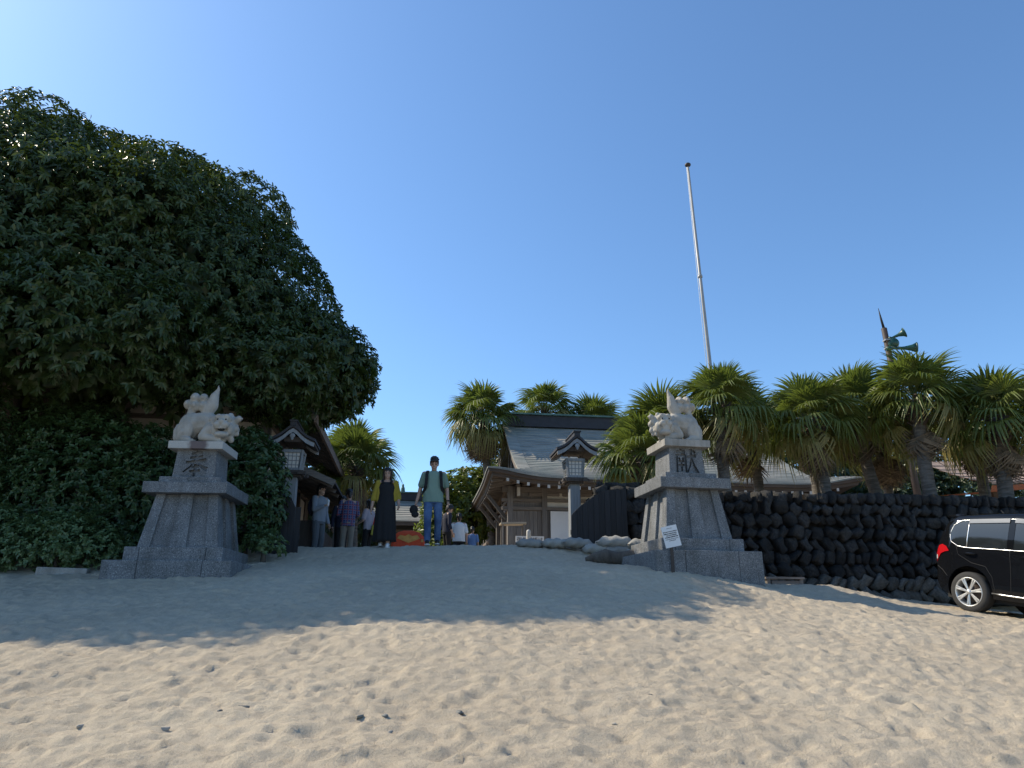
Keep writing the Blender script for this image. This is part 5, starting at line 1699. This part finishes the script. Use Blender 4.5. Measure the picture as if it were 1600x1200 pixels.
def denim():
    m, nt, bs = new_mat('faded_blue_jeans')
    v = coords(nt)
    f = noise_tex(nt, v, 3.2, 3)
    c = ramp(nt, f, [(0.35, (0.03, 0.06, 0.15)), (0.62, (0.09, 0.16, 0.30))])
    nt.links.new(c, bs.inputs['Base Color']); bs.inputs['Roughness'].default_value = 0.9
    bump(nt, bs, noise_tex(nt, v, 30, 4), 0.3, 0.008)
    return m
C['jeans'] = denim()

# woman walking down in a long black dress
wx, wy = -2.52, 14.25
pose = walking(0.06, 0.03); pose.update(elR=(-0.155, 0.03, 0.64), wrR=(-0.175, -0.005, 0.49), elL=(0.15, 0.03, 0.645), wrL=(0.158, -0.05, 0.53), tilt=0.12)
root, P, k, h, ring = person('woman in a long black dress and mustard cardigan walking down the sand', (wx, wy, gz(wx, wy) - 0.005), R(8), 1.6, pose,
                             dict(hair='long', shoes=C['white_canvas'], sole=C['white_canvas']))
d = MB()
n = 44
prof_ = ((0.815, 0.070, 0.052, 0.0), (0.79, 0.098, 0.063, 0.0), (0.745, 0.106, 0.076, 0.0), (0.68, 0.094, 0.066, 0.005), (0.60, 0.100, 0.070, 0.015), (0.52, 0.116, 0.085, 0.03), (0.40, 0.122, 0.098, 0.06), (0.26, 0.128, 0.11, 0.08), (0.12, 0.134, 0.12, 0.095), (0.085, 0.136, 0.122, 0.10))
d.loft([ring((0, 0, z * k), rx * k, ry * k, n, f, z * 3, 8) for z, rx, ry, f in prof_])
link('dress', d.mesh('dress', True), C['black_cotton'], root)
for s in (-1, 1):
    MB().tube([V for V in (Vector((0.05 * s * k, -0.055 * k, 0.79 * k)), Vector((0.057 * s * k, -0.045 * k, 0.83 * k)), Vector((0.055 * s * k, 0.01 * k, 0.85 * k)))], 0.016 * k, 8).build('dress_strap', C['black_cotton'], root, True)
cg = MB()
for s in 'LR':
    sx = 1 if s == 'L' else -1
    cg.chain([P['sh' + s] + Vector((-0.03 * sx * k, 0.008 * k, 0.008 * k)), P['sh' + s], P['el' + s], P['el' + s].lerp(P['wr' + s], 0.25)], [0.032 * k, 0.037 * k, 0.035 * k, 0.034 * k])
    cg.chain([Vector((0.088 * sx * k, 0.0, 0.80 * k)), Vector((0.098 * sx * k, 0.0, 0.70 * k)), Vector((0.102 * sx * k, 0.01 * k, 0.60 * k))], [0.034 * k, 0.03 * k, 0.028 * k])
cg.ell((0, 0.045 * k, 0.72 * k), (0.10 * k, 0.045 * k, 0.12 * k))
link('cardigan', fuse(cg, 0.009, 2, 'cardigan'), C['mustard_knit'], root)

# man in green tee shirt with backpack, cap in hand
mx, my = -1.58, 14.25
pose = dict(ankL=(0.06, 0.10, 0.07), kneeL=(0.062, 0.0, 0.29), ankR=(-0.05, -0.10, 0.045), kneeR=(-0.055, -0.085, 0.285)); pose.update(elR=(-0.150, 0.035, 0.645), wrR=(-0.185, 0.0, 0.50), elL=(0.152, 0.035, 0.645), wrL=(0.168, -0.02, 0.495), tilt=0.32, head=(0, -0.025, 0.925), curlR=1.2)
root, P, k, h, ring = person('man in a sage green tee shirt and jeans with a black backpack, cap in hand', (mx, my, gz(mx, my) - 0.005), R(6), 1.76, pose,
                             dict(hair='short', top=C['sage_green_tee'], trousers=C['jeans'], shoes=M['black'], sole=C['white_canvas'], loose=1.1, sleeve=0.72, hem=0.485))
bp = MB(); bp.ell((0, 0.125 * k, 0.70 * k), (0.095 * k, 0.06 * k, 0.13 * k)).box((0, 0.11 * k, 0.68 * k), (0.16 * k, 0.06 * k, 0.2 * k))
pk_ = link('backpack', fuse(bp, 0.012, 2, 'backpack'), C['black_cotton'], root)
for s in (-1, 1):
    pts = [(0.068 * s, 0.085, 0.80), (0.072 * s, 0.02, 0.853), (0.078 * s, -0.05, 0.822), (0.082 * s, -0.083, 0.75), (0.090 * s, -0.082, 0.66), (0.112 * s, -0.03, 0.60), (0.10 * s, 0.06, 0.60)]
    st_ = MB()
    rings = []
    for i, p in enumerate(pts):
        a = Vector(pts[max(i - 1, 0)]); c_ = Vector(pts[min(i + 1, len(pts) - 1)])
        t = (c_ - a).normalized(); sd = Vector((1, 0, 0)); sd = (sd - t * sd.dot(t)).normalized(); nn = t.cross(sd)
        q = Vector(p)
        rings.append([(q + sd * u * 0.017 + nn * w * 0.006) * k for u, w in ((-1, -1), (1, -1), (1, 1), (-1, 1))])
    st_.loft(rings); link('strap', st_.mesh('strap'), C['black_cotton'], pk_)
MB().tube([P['wrL'] + Vector((0, 0, 0.018 * k)), P['wrL'] + Vector((0, 0, 0.004 * k))], 0.0195 * k, 14).build('watch', M['black'], root, True)
# the cap hangs from his right hand
hp = P['wrR'] + (P['wrR'] - P['elR']).normalized() * 0.075 * k
cap = empty('cap', (0, 0, 0), 0, 'black peaked cap held in the hand of the man in green', 'cap')
cap.matrix_world = Matrix.Translation(root.location) @ Matrix.Rotation(root.rotation_euler.z, 4, 'Z') @ Matrix.Translation(hp + Vector((-0.02, -0.01, -0.05)))
cm_ = MB(); cm_.ell((0, 0, 0), (0.085, 0.06, 0.095), 18, 12)
cm_.build('crown', C['black_cotton'], cap, True)
MB().loft([[(0.075 * math.cos(a) + 0.03, y, -0.10 + 0.06 * math.sin(a)) for a in [math.pi * 2 * i / 14 for i in range(14)]] for y in (-0.045, -0.035)]).build('peak', C['black_cotton'], cap, True)

# visitors further in
def std(**kw):
    p = dict(); p.update(kw); return p
root, P, k, h, ring = person('person in a grey-blue long-sleeved shirt with rucksack holding a drink by the shop', (-4.42, 16.4, G0 - 0.12), R(62), 1.7,
    std(elR=(-0.135, -0.03, 0.65), wrR=(-0.07, -0.14, 0.70), curlR=1.2, tilt=0.1), dict(top=C['grey_blue_shirt'], trousers=C['grey_trousers'], shoes=M['black'], sleeve=1.9), 0.011)
b_ = MB(); b_.ell((0, 0.12 * k, 0.71 * k), (0.09 * k, 0.06 * k, 0.125 * k)); link('rucksack', fuse(b_, 0.013, 2, 'rucksack'), C['navy'], root)
cup = MB().cone((0, 0, -0.05), 0.025, (0, 0, 0.05), 0.032).build('drink_cup', C['white_canvas'], None, True)
cup.matrix_world = root.matrix_basis @ Matrix.Translation(P['wrR'] + Vector((0.03, -0.085, 0.06))); tag(cup, 'small white cup in the hand of the person in grey-blue', 'cup')
person('person in a navy plaid shirt and beige trousers standing with back turned by the shop', (-3.98, 17.4, G0 - 0.03), R(200), 1.66,
    std(elL=(0.14, -0.03, 0.645), wrL=(0.09, -0.13, 0.62), elR=(-0.14, -0.03, 0.645), wrR=(-0.09, -0.13, 0.62), tilt=0.25), dict(top=C['plaid'], trousers=C['beige_trousers'], shoes=M['black'], sleeve=1.7, hem=0.47), 0.011)
person('person in dark clothes standing in the shade between the shop visitors', (-4.35, 18.3, G0), R(30), 1.62, std(tilt=0.2), dict(top=C['navy'], trousers=C['black_cotton'], shoes=M['black'], hair='bob', sleeve=1.8), 0.012)
root, P, k, h, ring = person('person in a lilac top carrying a yellow bag with red strap', (-3.72, 18.6, G0), R(250), 1.58,
    std(elL=(0.14, -0.02, 0.65), wrL=(0.12, -0.12, 0.60)), dict(top=C['lilac_shirt'], trousers=C['black_cotton'], shoes=M['black'], hair='bob', sleeve=0.8), 0.012)
bg = empty('shoulder_bag', root.location + Vector((0.24, -0.05, 0.78)), R(20), 'yellow shoulder bag with red strap hanging from the person in lilac', 'bag')
MB().prism([(-0.16, -0.12), (0.16, -0.12), (0.13, 0.13), (-0.13, 0.13)], -0.06, 0.06).build('bag_body', C['yellow_canvas'], bg, bevel=0.02)
MB().tube([(-0.11, 0, 0.12), (-0.06, 0.02, 0.36), (0.0, 0.03, 0.5), (0.06, 0.02, 0.36), (0.11, 0, 0.12)], 0.014, 6).build('strap', C['red_strap'], bg, True)
person('person in a white tee shirt and black trousers seen from behind under the hall eaves', (-1.62, 22.0, G0), R(190), 1.66,
    std(elL=(0.15, -0.02, 0.66), wrL=(0.13, -0.10, 0.60), tilt=0.1), dict(top=C['white_shirt'], trousers=C['black_cotton'], shoes=M['black'], sleeve=0.75, loose=1.12), 0.011)
person('small person in a blue shirt next to the one in white', (-1.22, 22.2, G0), R(170), 1.28, std(), dict(top=C['blue_shirt'], trousers=C['navy'], shoes=M['black'], sleeve=0.8), 0.012)
person('person in dark clothes bending behind the man in green', (-1.72, 19.0, G0 + 0.02), R(120), 1.5, std(tilt=0.5, head=(0, -0.05, 0.91)), dict(top=C['navy'], trousers=C['black_cotton'], shoes=M['black'], sleeve=1.5), 0.012)

# ------------------------------------------------------------------ parked car
def car_paint():
    m, nt, bs = new_mat('black_car_paint')
    bs.inputs['Base Color'].default_value = (0.006, 0.0065, 0.008, 1)
    bs.inputs['Roughness'].default_value = 0.22
    bs.inputs['Coat Weight'].default_value = 0.7
    bs.inputs['Specular IOR Level'].default_value = 0.0
    bs.inputs['Coat Roughness'].default_value = 0.025
    v = coords(nt)
    f = noise_tex(nt, v, 2.5, 5)
    r_ = N(nt, 'ShaderNodeMapRange'); r_.inputs['To Min'].default_value = 0.18; r_.inputs['To Max'].default_value = 0.36
    nt.links.new(f, r_.inputs['Value']); nt.links.new(r_.outputs[0], bs.inputs['Roughness'])
    return m
M['car_paint'] = car_paint()
def glassy(name, c, rough=0.05):
    m, nt, bs = new_mat(name)
    bs.inputs['Base Color'].default_value = (*c, 1); bs.inputs['Roughness'].default_value = rough
    bs.inputs['Coat Weight'].default_value = 0.6
    v = coords(nt); f = noise_tex(nt, v, 3, 3)
    mr = N(nt, 'ShaderNodeMapRange'); mr.inputs['To Min'].default_value = rough; mr.inputs['To Max'].default_value = rough + 0.05
    nt.links.new(f, mr.inputs['Value']); nt.links.new(mr.outputs[0], bs.inputs['Roughness'])
    return m
M['car_glass'] = glassy('tinted_car_glass', (0.015, 0.018, 0.02))
M['tail_red'] = glassy('red_lamp_lens', (0.42, 0.008, 0.012), 0.08)
M['lamp_clear'] = glassy('clear_lamp_lens', (0.6, 0.6, 0.6), 0.1)
M['chrome'] = simple('chrome_trim', (0.75, 0.75, 0.75), (0.7, 0.7, 0.7), 4, 0.3, 0, metal=1.0)
M['alloy'] = simple('silver_alloy', (0.62, 0.62, 0.61), (0.52, 0.52, 0.51), 6, 0.35, 0.05, metal=0.6)
M['tyre'] = simple('tyre_rubber', (0.035, 0.034, 0.033), (0.022, 0.022, 0.022), 8, 0.85, 0.3, 0.004)
M['visor'] = glassy('smoked_visor', (0.10, 0.11, 0.13), 0.12)

# car axes: +x forward, +y left, z up; length 4.2, rear axle at x = 0
XR, XF = -0.66, 3.42
def lerp_tab(tab, x):
    for (a, va), (b, vb) in zip(tab[:-1], tab[1:]):
        if x <= b:
            t = (x - a) / (b - a); t = t * t * (3 - 2 * t) if len(tab) > 4 else t
            return va + (vb - va) * max(0, min(1, t))
    return tab[-1][1]
TOP = [(-0.66, 0.80), (-0.64, 0.98), (-0.53, 1.20), (-0.40, 1.41), (-0.25, 1.475), (0.3, 1.52), (0.9, 1.53), (1.45, 1.49), (1.85, 1.30), (2.3, 1.04), (2.8, 0.96), (3.2, 0.86), (3.42, 0.62)]
BOT = [(-0.66, 0.42), (-0.55, 0.30), (-0.4, 0.24), (2.9, 0.22), (3.2, 0.25), (3.42, 0.36)]
def top_z(x):
    for (a, va), (b, vb) in zip(TOP[:-1], TOP[1:]):
        if x <= b: return va + (vb - va) * (x - a) / (b - a)
    return TOP[-1][1]
def bot_z(x):
    for (a, va), (b, vb) in zip(BOT[:-1], BOT[1:]):
        if x <= b: return va + (vb - va) * (x - a) / (b - a)
    return BOT[-1][1]
def half_w(x, z):
    """half width of the body side"""
    w = 0.845
    # rounded plan at both ends
    er = max(0.0, (-0.25 - x) / 0.42); w -= 0.17 * er ** 2.2
    ef = max(0.0, (x - 2.7) / 0.72); w -= 0.26 * ef ** 2.2
    if z < 0.45: w -= 0.05 * ((0.45 - z) / 0.25) ** 1.5
    w += 0.010 * math.exp(-((z - 0.86) / 0.05) ** 2) * (1 if x < 2.6 else 0.5)      # shoulder crease
    if z > 0.93:
        w -= 0.15 * ((z - 0.93) / 0.58) ** 1.25
    return w
car = empty('parked_car', (0, 0, 0), 0, 'black five-door hatchback parked on the sand by the stone wall', 'car')
xs = sorted(set([XR + (XF - XR) * i / 84 for i in range(85)] + [p for p, _ in TOP]))
rings = []
NS = 17
for x in xs:
    zt, zb = top_z(x), bot_z(x)
    ring = []
    for i in range(NS):
        t = i / (NS - 1)
        z = zb + (zt - 0.05 - zb) * t
        ring.append((half_w(x, z), z))
    we = ring[-1][0]
    ring += [(we - 0.035, zt - 0.018), (we * 0.82, zt + 0.004), (we * 0.45, zt + 0.018), (0, zt + 0.022)]
    full = [(x, -y, z) for y, z in ring] + [(x, y, z) for y, z in ring[-2::-1]]
    rings.append(full)
m = len(rings[0])
Vv = [p for r_ in rings for p in r_]
Ff = []
for i in range(len(rings) - 1):
    for j in range(m - 1):
        Ff.append((i * m + j, (i + 1) * m + j, (i + 1) * m + j + 1, i * m + j + 1))
    Ff.append((i * m + m - 1, (i + 1) * m + m - 1, (i + 1) * m, i * m))
Ff.append(tuple(range(m))); Ff.append(tuple((len(rings) - 1) * m + j for j in range(m))[::-1])
body = MB(); body.add(Vv, Ff)
cutl = []
WB = 2.6; WR = 0.315
for wxx in (0.0, WB):
    for s in (-1, 1):
        cutm = MB(); cutl.append(cutm)
        cutm.tube([(wxx, s * 0.58, WR + 0.0), (wxx, s * 1.1, WR + 0.0)], WR + 0.055, 40)
bme = carve(body, cutl, 'body')
bm = bmesh.new(); bm.from_mesh(bme)
bmesh.ops.recalc_face_normals(bm, faces=bm.faces)
bm.to_mesh(bme); bm.free()
bme.polygons.foreach_set('use_smooth', np.ones(len(bme.polygons), dtype=bool))
cb = link('body', bme, M['car_paint'], car, scale=(1, 1, 1.05))
try:
    bme.set_sharp_from_angle(angle=R(38))
except Exception:
    pass

def side_patch(name, outline, mat, parent, off=0.006, s=-1, thick=0.0):
    """panel lying on the body side; outline in (x, z)"""
    bm = bmesh.new()
    vs = [bm.verts.new((x, 0, z)) for x, z in outline]
    f = bm.faces.new(vs)
    bmesh.ops.triangulate(bm, faces=[f])
    for _ in range(3):
        bmesh.ops.subdivide_edges(bm, edges=[e for e in bm.edges if e.calc_length() > 0.09], cuts=1, use_grid_fill=True)
        bmesh.ops.triangulate(bm, faces=bm.faces)
    for v in bm.verts:
        v.co.y = s * (half_w(v.co.x, v.co.z) + off)
    bmesh.ops.recalc_face_normals(bm, faces=bm.faces)
    me = bpy.data.meshes.new(name); bm.to_mesh(me); bm.free()
    me.polygons.foreach_set('use_smooth', np.ones(len(me.polygons), dtype=bool))
    return link(name, me, mat, parent)
def side_line(name, pts, r, mat, parent, off=0.004, s=-1, close=False):
    P = []
    n = len(pts)
    for i in range(n if close else n - 1):
        a, b = pts[i], pts[(i + 1) % n]
        for t in range(4):
            x = a[0] + (b[0] - a[0]) * t / 4; z = a[1] + (b[1] - a[1]) * t / 4
            P.append((x, s * (half_w(x, z) + off), z))
    if close: P.append(P[0])
    else:
        x, z = pts[-1]; P.append((x, s * (half_w(x, z) + off), z))
    return MB().tube(P, r, 6).build(name, mat, parent, True)
for s in (-1, 1):
    rear_q = [(-0.30, 1.05), (-0.17, 0.985), (-0.04, 0.975), (-0.04, 1.385), (-0.16, 1.375), (-0.28, 1.30), (-0.335, 1.17)]
    rear_d = [(-0.01, 0.975), (0.62, 0.975), (0.62, 1.415), (-0.01, 1.39)]
    front_d = [(0.72, 0.975), (1.62, 0.975), (1.30, 1.33), (1.12, 1.405), (0.72, 1.42)]
    for nm, ol in (('rear_quarter_window', rear_q), ('rear_door_window', rear_d), ('front_door_window', front_d)):
        side_patch(nm, ol, M['car_glass'], cb, 0.006, s)
    side_line('window_trim', [(-0.335, 1.17), (-0.30, 1.05), (-0.17, 0.98), (-0.02, 0.965), (0.67, 0.965), (1.66, 0.965)], 0.006, M['chrome'], cb, 0.006, s)
    side_line('window_trim', [(-0.335, 1.17), (-0.28, 1.31), (-0.16, 1.385), (0.0, 1.40), (0.67, 1.43), (1.12, 1.415), (1.32, 1.335)], 0.006, M['chrome'], cb, 0.006, s)
    side_line('window_divider', [(-0.025, 0.975), (-0.025, 1.39)], 0.009, M['chrome'], cb, 0.004, s)
    side_patch('rain_visor', [(-0.02, 1.345), (0.63, 1.375), (0.63, 1.44), (-0.02, 1.41)], M['visor'], cb, 0.022, s)
    side_patch('rain_visor', [(0.71, 1.375), (1.14, 1.36), (1.14, 1.42), (0.71, 1.445)], M['visor'], cb, 0.022, s)
    side_patch('door_pillar', [(0.625, 0.975), (0.715, 0.975), (0.715, 1.425), (0.625, 1.42)], M['car_paint'], cb, 0.008, s)
    side_line('door_seam', [(0.67, 0.96), (0.67, 0.6), (0.66, 0.32)], 0.004, M['black'], cb, 0.001, s)
    side_line('door_seam', [(-0.20, 0.97), (-0.16, 0.85), (0.05, 0.74), (0.28, 0.70), (0.38, 0.55), (0.42, 0.32)], 0.004, M['black'], cb, 0.001, s)
    side_line('door_seam', [(1.72, 0.96), (1.76, 0.7), (1.72, 0.32)], 0.004, M['black'], cb, 0.001, s)
    side_line('bumper_seam', [(-0.63, 0.66), (-0.48, 0.60), (-0.36, 0.50)], 0.004, M['black'], cb, 0.001, s)
    side_line('sill_trim', [(0.36, 0.315), (1.0, 0.30), (2.2, 0.29)], 0.013, M['chrome'], cb, 0.006, s)
    for hx in (-0.05, 0.86):
        hd_ = MB().tube([(hx, s * (half_w(hx, 0.875) + 0.012), 0.872), (hx + 0.05, s * (half_w(hx, 0.875) + 0.038), 0.876), (hx + 0.14, s * (half_w(hx, 0.875) + 0.038), 0.878), (hx + 0.19, s * (half_w(hx, 0.875) + 0.012), 0.878)], [0.012, 0.016, 0.016, 0.012], 8).build('door_handle', M['car_paint'], cb, True)
    # tail lamp wrapping the corner
    tl = side_patch('tail_lamp', [(-0.64, 0.72), (-0.58, 0.78), (-0.5, 0.85), (-0.40, 0.885), (-0.32, 0.90), (-0.38, 0.97), (-0.47, 1.0), (-0.56, 0.98), (-0.61, 0.90), (-0.645, 0.80)], M['tail_red'], cb, 0.012, s)
    side_patch('reversing_lens', [(-0.638, 0.76), (-0.60, 0.77), (-0.59, 0.83), (-0.63, 0.83)], M['lamp_clear'], tl, 0.018, s)
    side_patch('head_lamp', [(2.95, 0.68), (3.25, 0.64), (3.22, 0.76), (2.85, 0.86)], M['lamp_clear'], cb, 0.008, s)
    mr_ = MB(); mr_.ell((1.62, s * 0.98, 1.02), (0.07, 0.10, 0.075)); mr_.cone((1.66, s * 0.84, 0.98), 0.03, (1.63, s * 0.93, 1.0), 0.03)
    mr_.build('wing_mirror', M['car_paint'], cb, True)
# windscreen and tailgate glass lie on the sloping top surface
def top_patch(name, x0, x1, ky, mat, off=0.012):
    P = []; F = []
    nx_, ny_ = 8, 8
    for i in range(nx_ + 1):
        x = x0 + (x1 - x0) * i / nx_
        zt = top_z(x); we = half_w(x, zt - 0.05)
        for j in range(ny_ + 1):
            y = (-1 + 2 * j / ny_) * we * ky
            a = abs(y) / we
            z = zt + 0.022 - 0.02 * min(1, a / 0.82) ** 2
            P.append((x, y, z + off))
    for i in range(nx_):
        for j in range(ny_):
            a = i * (ny_ + 1) + j
            F.append((a, a + ny_ + 1, a + ny_ + 2, a + 1))
    return MB().add(P, F).build(name, mat, cb, True)
top_patch('windscreen', 1.50, 2.22, 0.84, M['car_glass'])
top_patch('rear_window', -0.57, -0.42, 0.82, M['car_glass'])
sp = MB(); sp.loft([[(-0.20, y, 1.49), (-0.34, y, 1.50), (-0.52, y * 0.97, 1.475), (-0.52, y * 0.97, 1.455), (-0.34, y, 1.44), (-0.20, y, 1.45)] for y in (-0.58, -0.3, 0, 0.3, 0.58)])
sp.build('roof_spoiler', M['car_paint'], cb, True)
MB().tube([(0.1, 0, 1.53), (0.0, 0, 1.62)], [0.012, 0.004], 6).build('aerial', M['black'], cb, True)
MB().box((XR - 0.012, 0, 0.74), (0.02, 0.36, 0.13)).build('number_plate', M['white_board'], cb)
# wheels
def wheel(x, s):
    w = empty('wheel', (x, s * 0.755, WR)); w.parent = car
    w.rotation_euler = (0, 0, 0 if s < 0 else math.pi)
    prof_t = [(-0.10, 0.215), (-0.105, 0.25), (-0.10, 0.295), (-0.075, 0.315), (0.075, 0.315), (0.10, 0.295), (0.105, 0.25), (0.10, 0.215)]
    t = MB(); n = 48
    t.loft([[(r_ * math.cos(a), y, r_ * math.sin(a)) for a in [2 * math.pi * i / n for i in range(n)]] for y, r_ in prof_t], close=False)
    ty = t.build('tyre', M['tyre'], w, True)
    g = MB()
    for dy in (-0.04, 0.0, 0.04):
        g.loft([[(r_ * math.cos(a), y, r_ * math.sin(a)) for a in [2 * math.pi * i / n for i in range(n)]] for y, r_ in ((dy - 0.005, 0.3155), (dy - 0.004, 0.3165), (dy + 0.004, 0.3165), (dy + 0.005, 0.3155))], close=False)
    g.build('tread_groove', M['black'], ty, True)
    rim = MB()
    rim.loft([[(r_ * math.cos(a), y, r_ * math.sin(a)) for a in [2 * math.pi * i / n for i in range(n)]] for y, r_ in ((0.09, 0.205), (-0.08, 0.20), (-0.10, 0.212), (-0.107, 0.222), (-0.10, 0.228))], close=False)
    ro = rim.build('rim', M['alloy'], w, True)
    for i in range(7):
        for d_ in (-0.09, 0.09):
            a = 2 * math.pi * i / 7 + 0.2
            p0 = Vector((0.035 * math.cos(a), -0.085, 0.035 * math.sin(a)))
            p1 = Vector((0.21 * math.cos(a + d_), -0.098, 0.21 * math.sin(a + d_)))
            q = (p1 - p0).to_track_quat('X', 'Y').to_matrix()
            MB().box((p0 + p1) / 2, ((p1 - p0).length, 0.026, 0.022), q).build('spoke', M['alloy'], ro, bevel=0.005)
    MB().tube([(0, -0.06, 0), (0, -0.108, 0)], [0.05, 0.036], 20).build('hub_cap', M['alloy'], ro, True)
    MB().tube([(0, -0.02, 0), (0, 0.0, 0)], 0.15, 24).build('brake_disc', M['rust_pole'], w, True)
    MB().tube([(0, 0.03, 0), (0, 0.08, 0)], 0.20, 24).build('wheel_well_shade', M['black'], w, True)  # added black disc standing in for the shadow inside the wheel well
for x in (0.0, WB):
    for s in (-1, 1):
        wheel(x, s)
MB().box((1.3, 0, 0.24), (3.6, 1.3, 0.10)).build('underbody', M['black'], car)
# stand the car on the slope: rear right wheel contact near (7.35, 11.95), nose downhill to the right
fx, fy = 0.39, -0.921
rcx, rcy = 7.42 + 0.755 * 0.921, 12.0 + 0.755 * 0.39         # rear axle centre on the ground
def g3(x, y): return Vector((x, y, float(ground_base(x, y))))
c0 = g3(rcx, rcy); c1 = g3(rcx + fx * WB, rcy + fy * WB)
lft = g3(rcx + 0.921 * 0.75, rcy + 0.39 * 0.75) - g3(rcx - 0.921 * 0.75, rcy - 0.39 * 0.75)
X = (c1 - c0).normalized(); Z = X.cross(lft).normalized(); Y = Z.cross(X)
car.matrix_world = Matrix(((X.x, Y.x, Z.x, c0.x), (X.y, Y.y, Z.y, c0.y), (X.z, Y.z, Z.z, c0.z + 0.01), (0, 0, 0, 1)))

bpy.data.scenes.remove(side_scene)
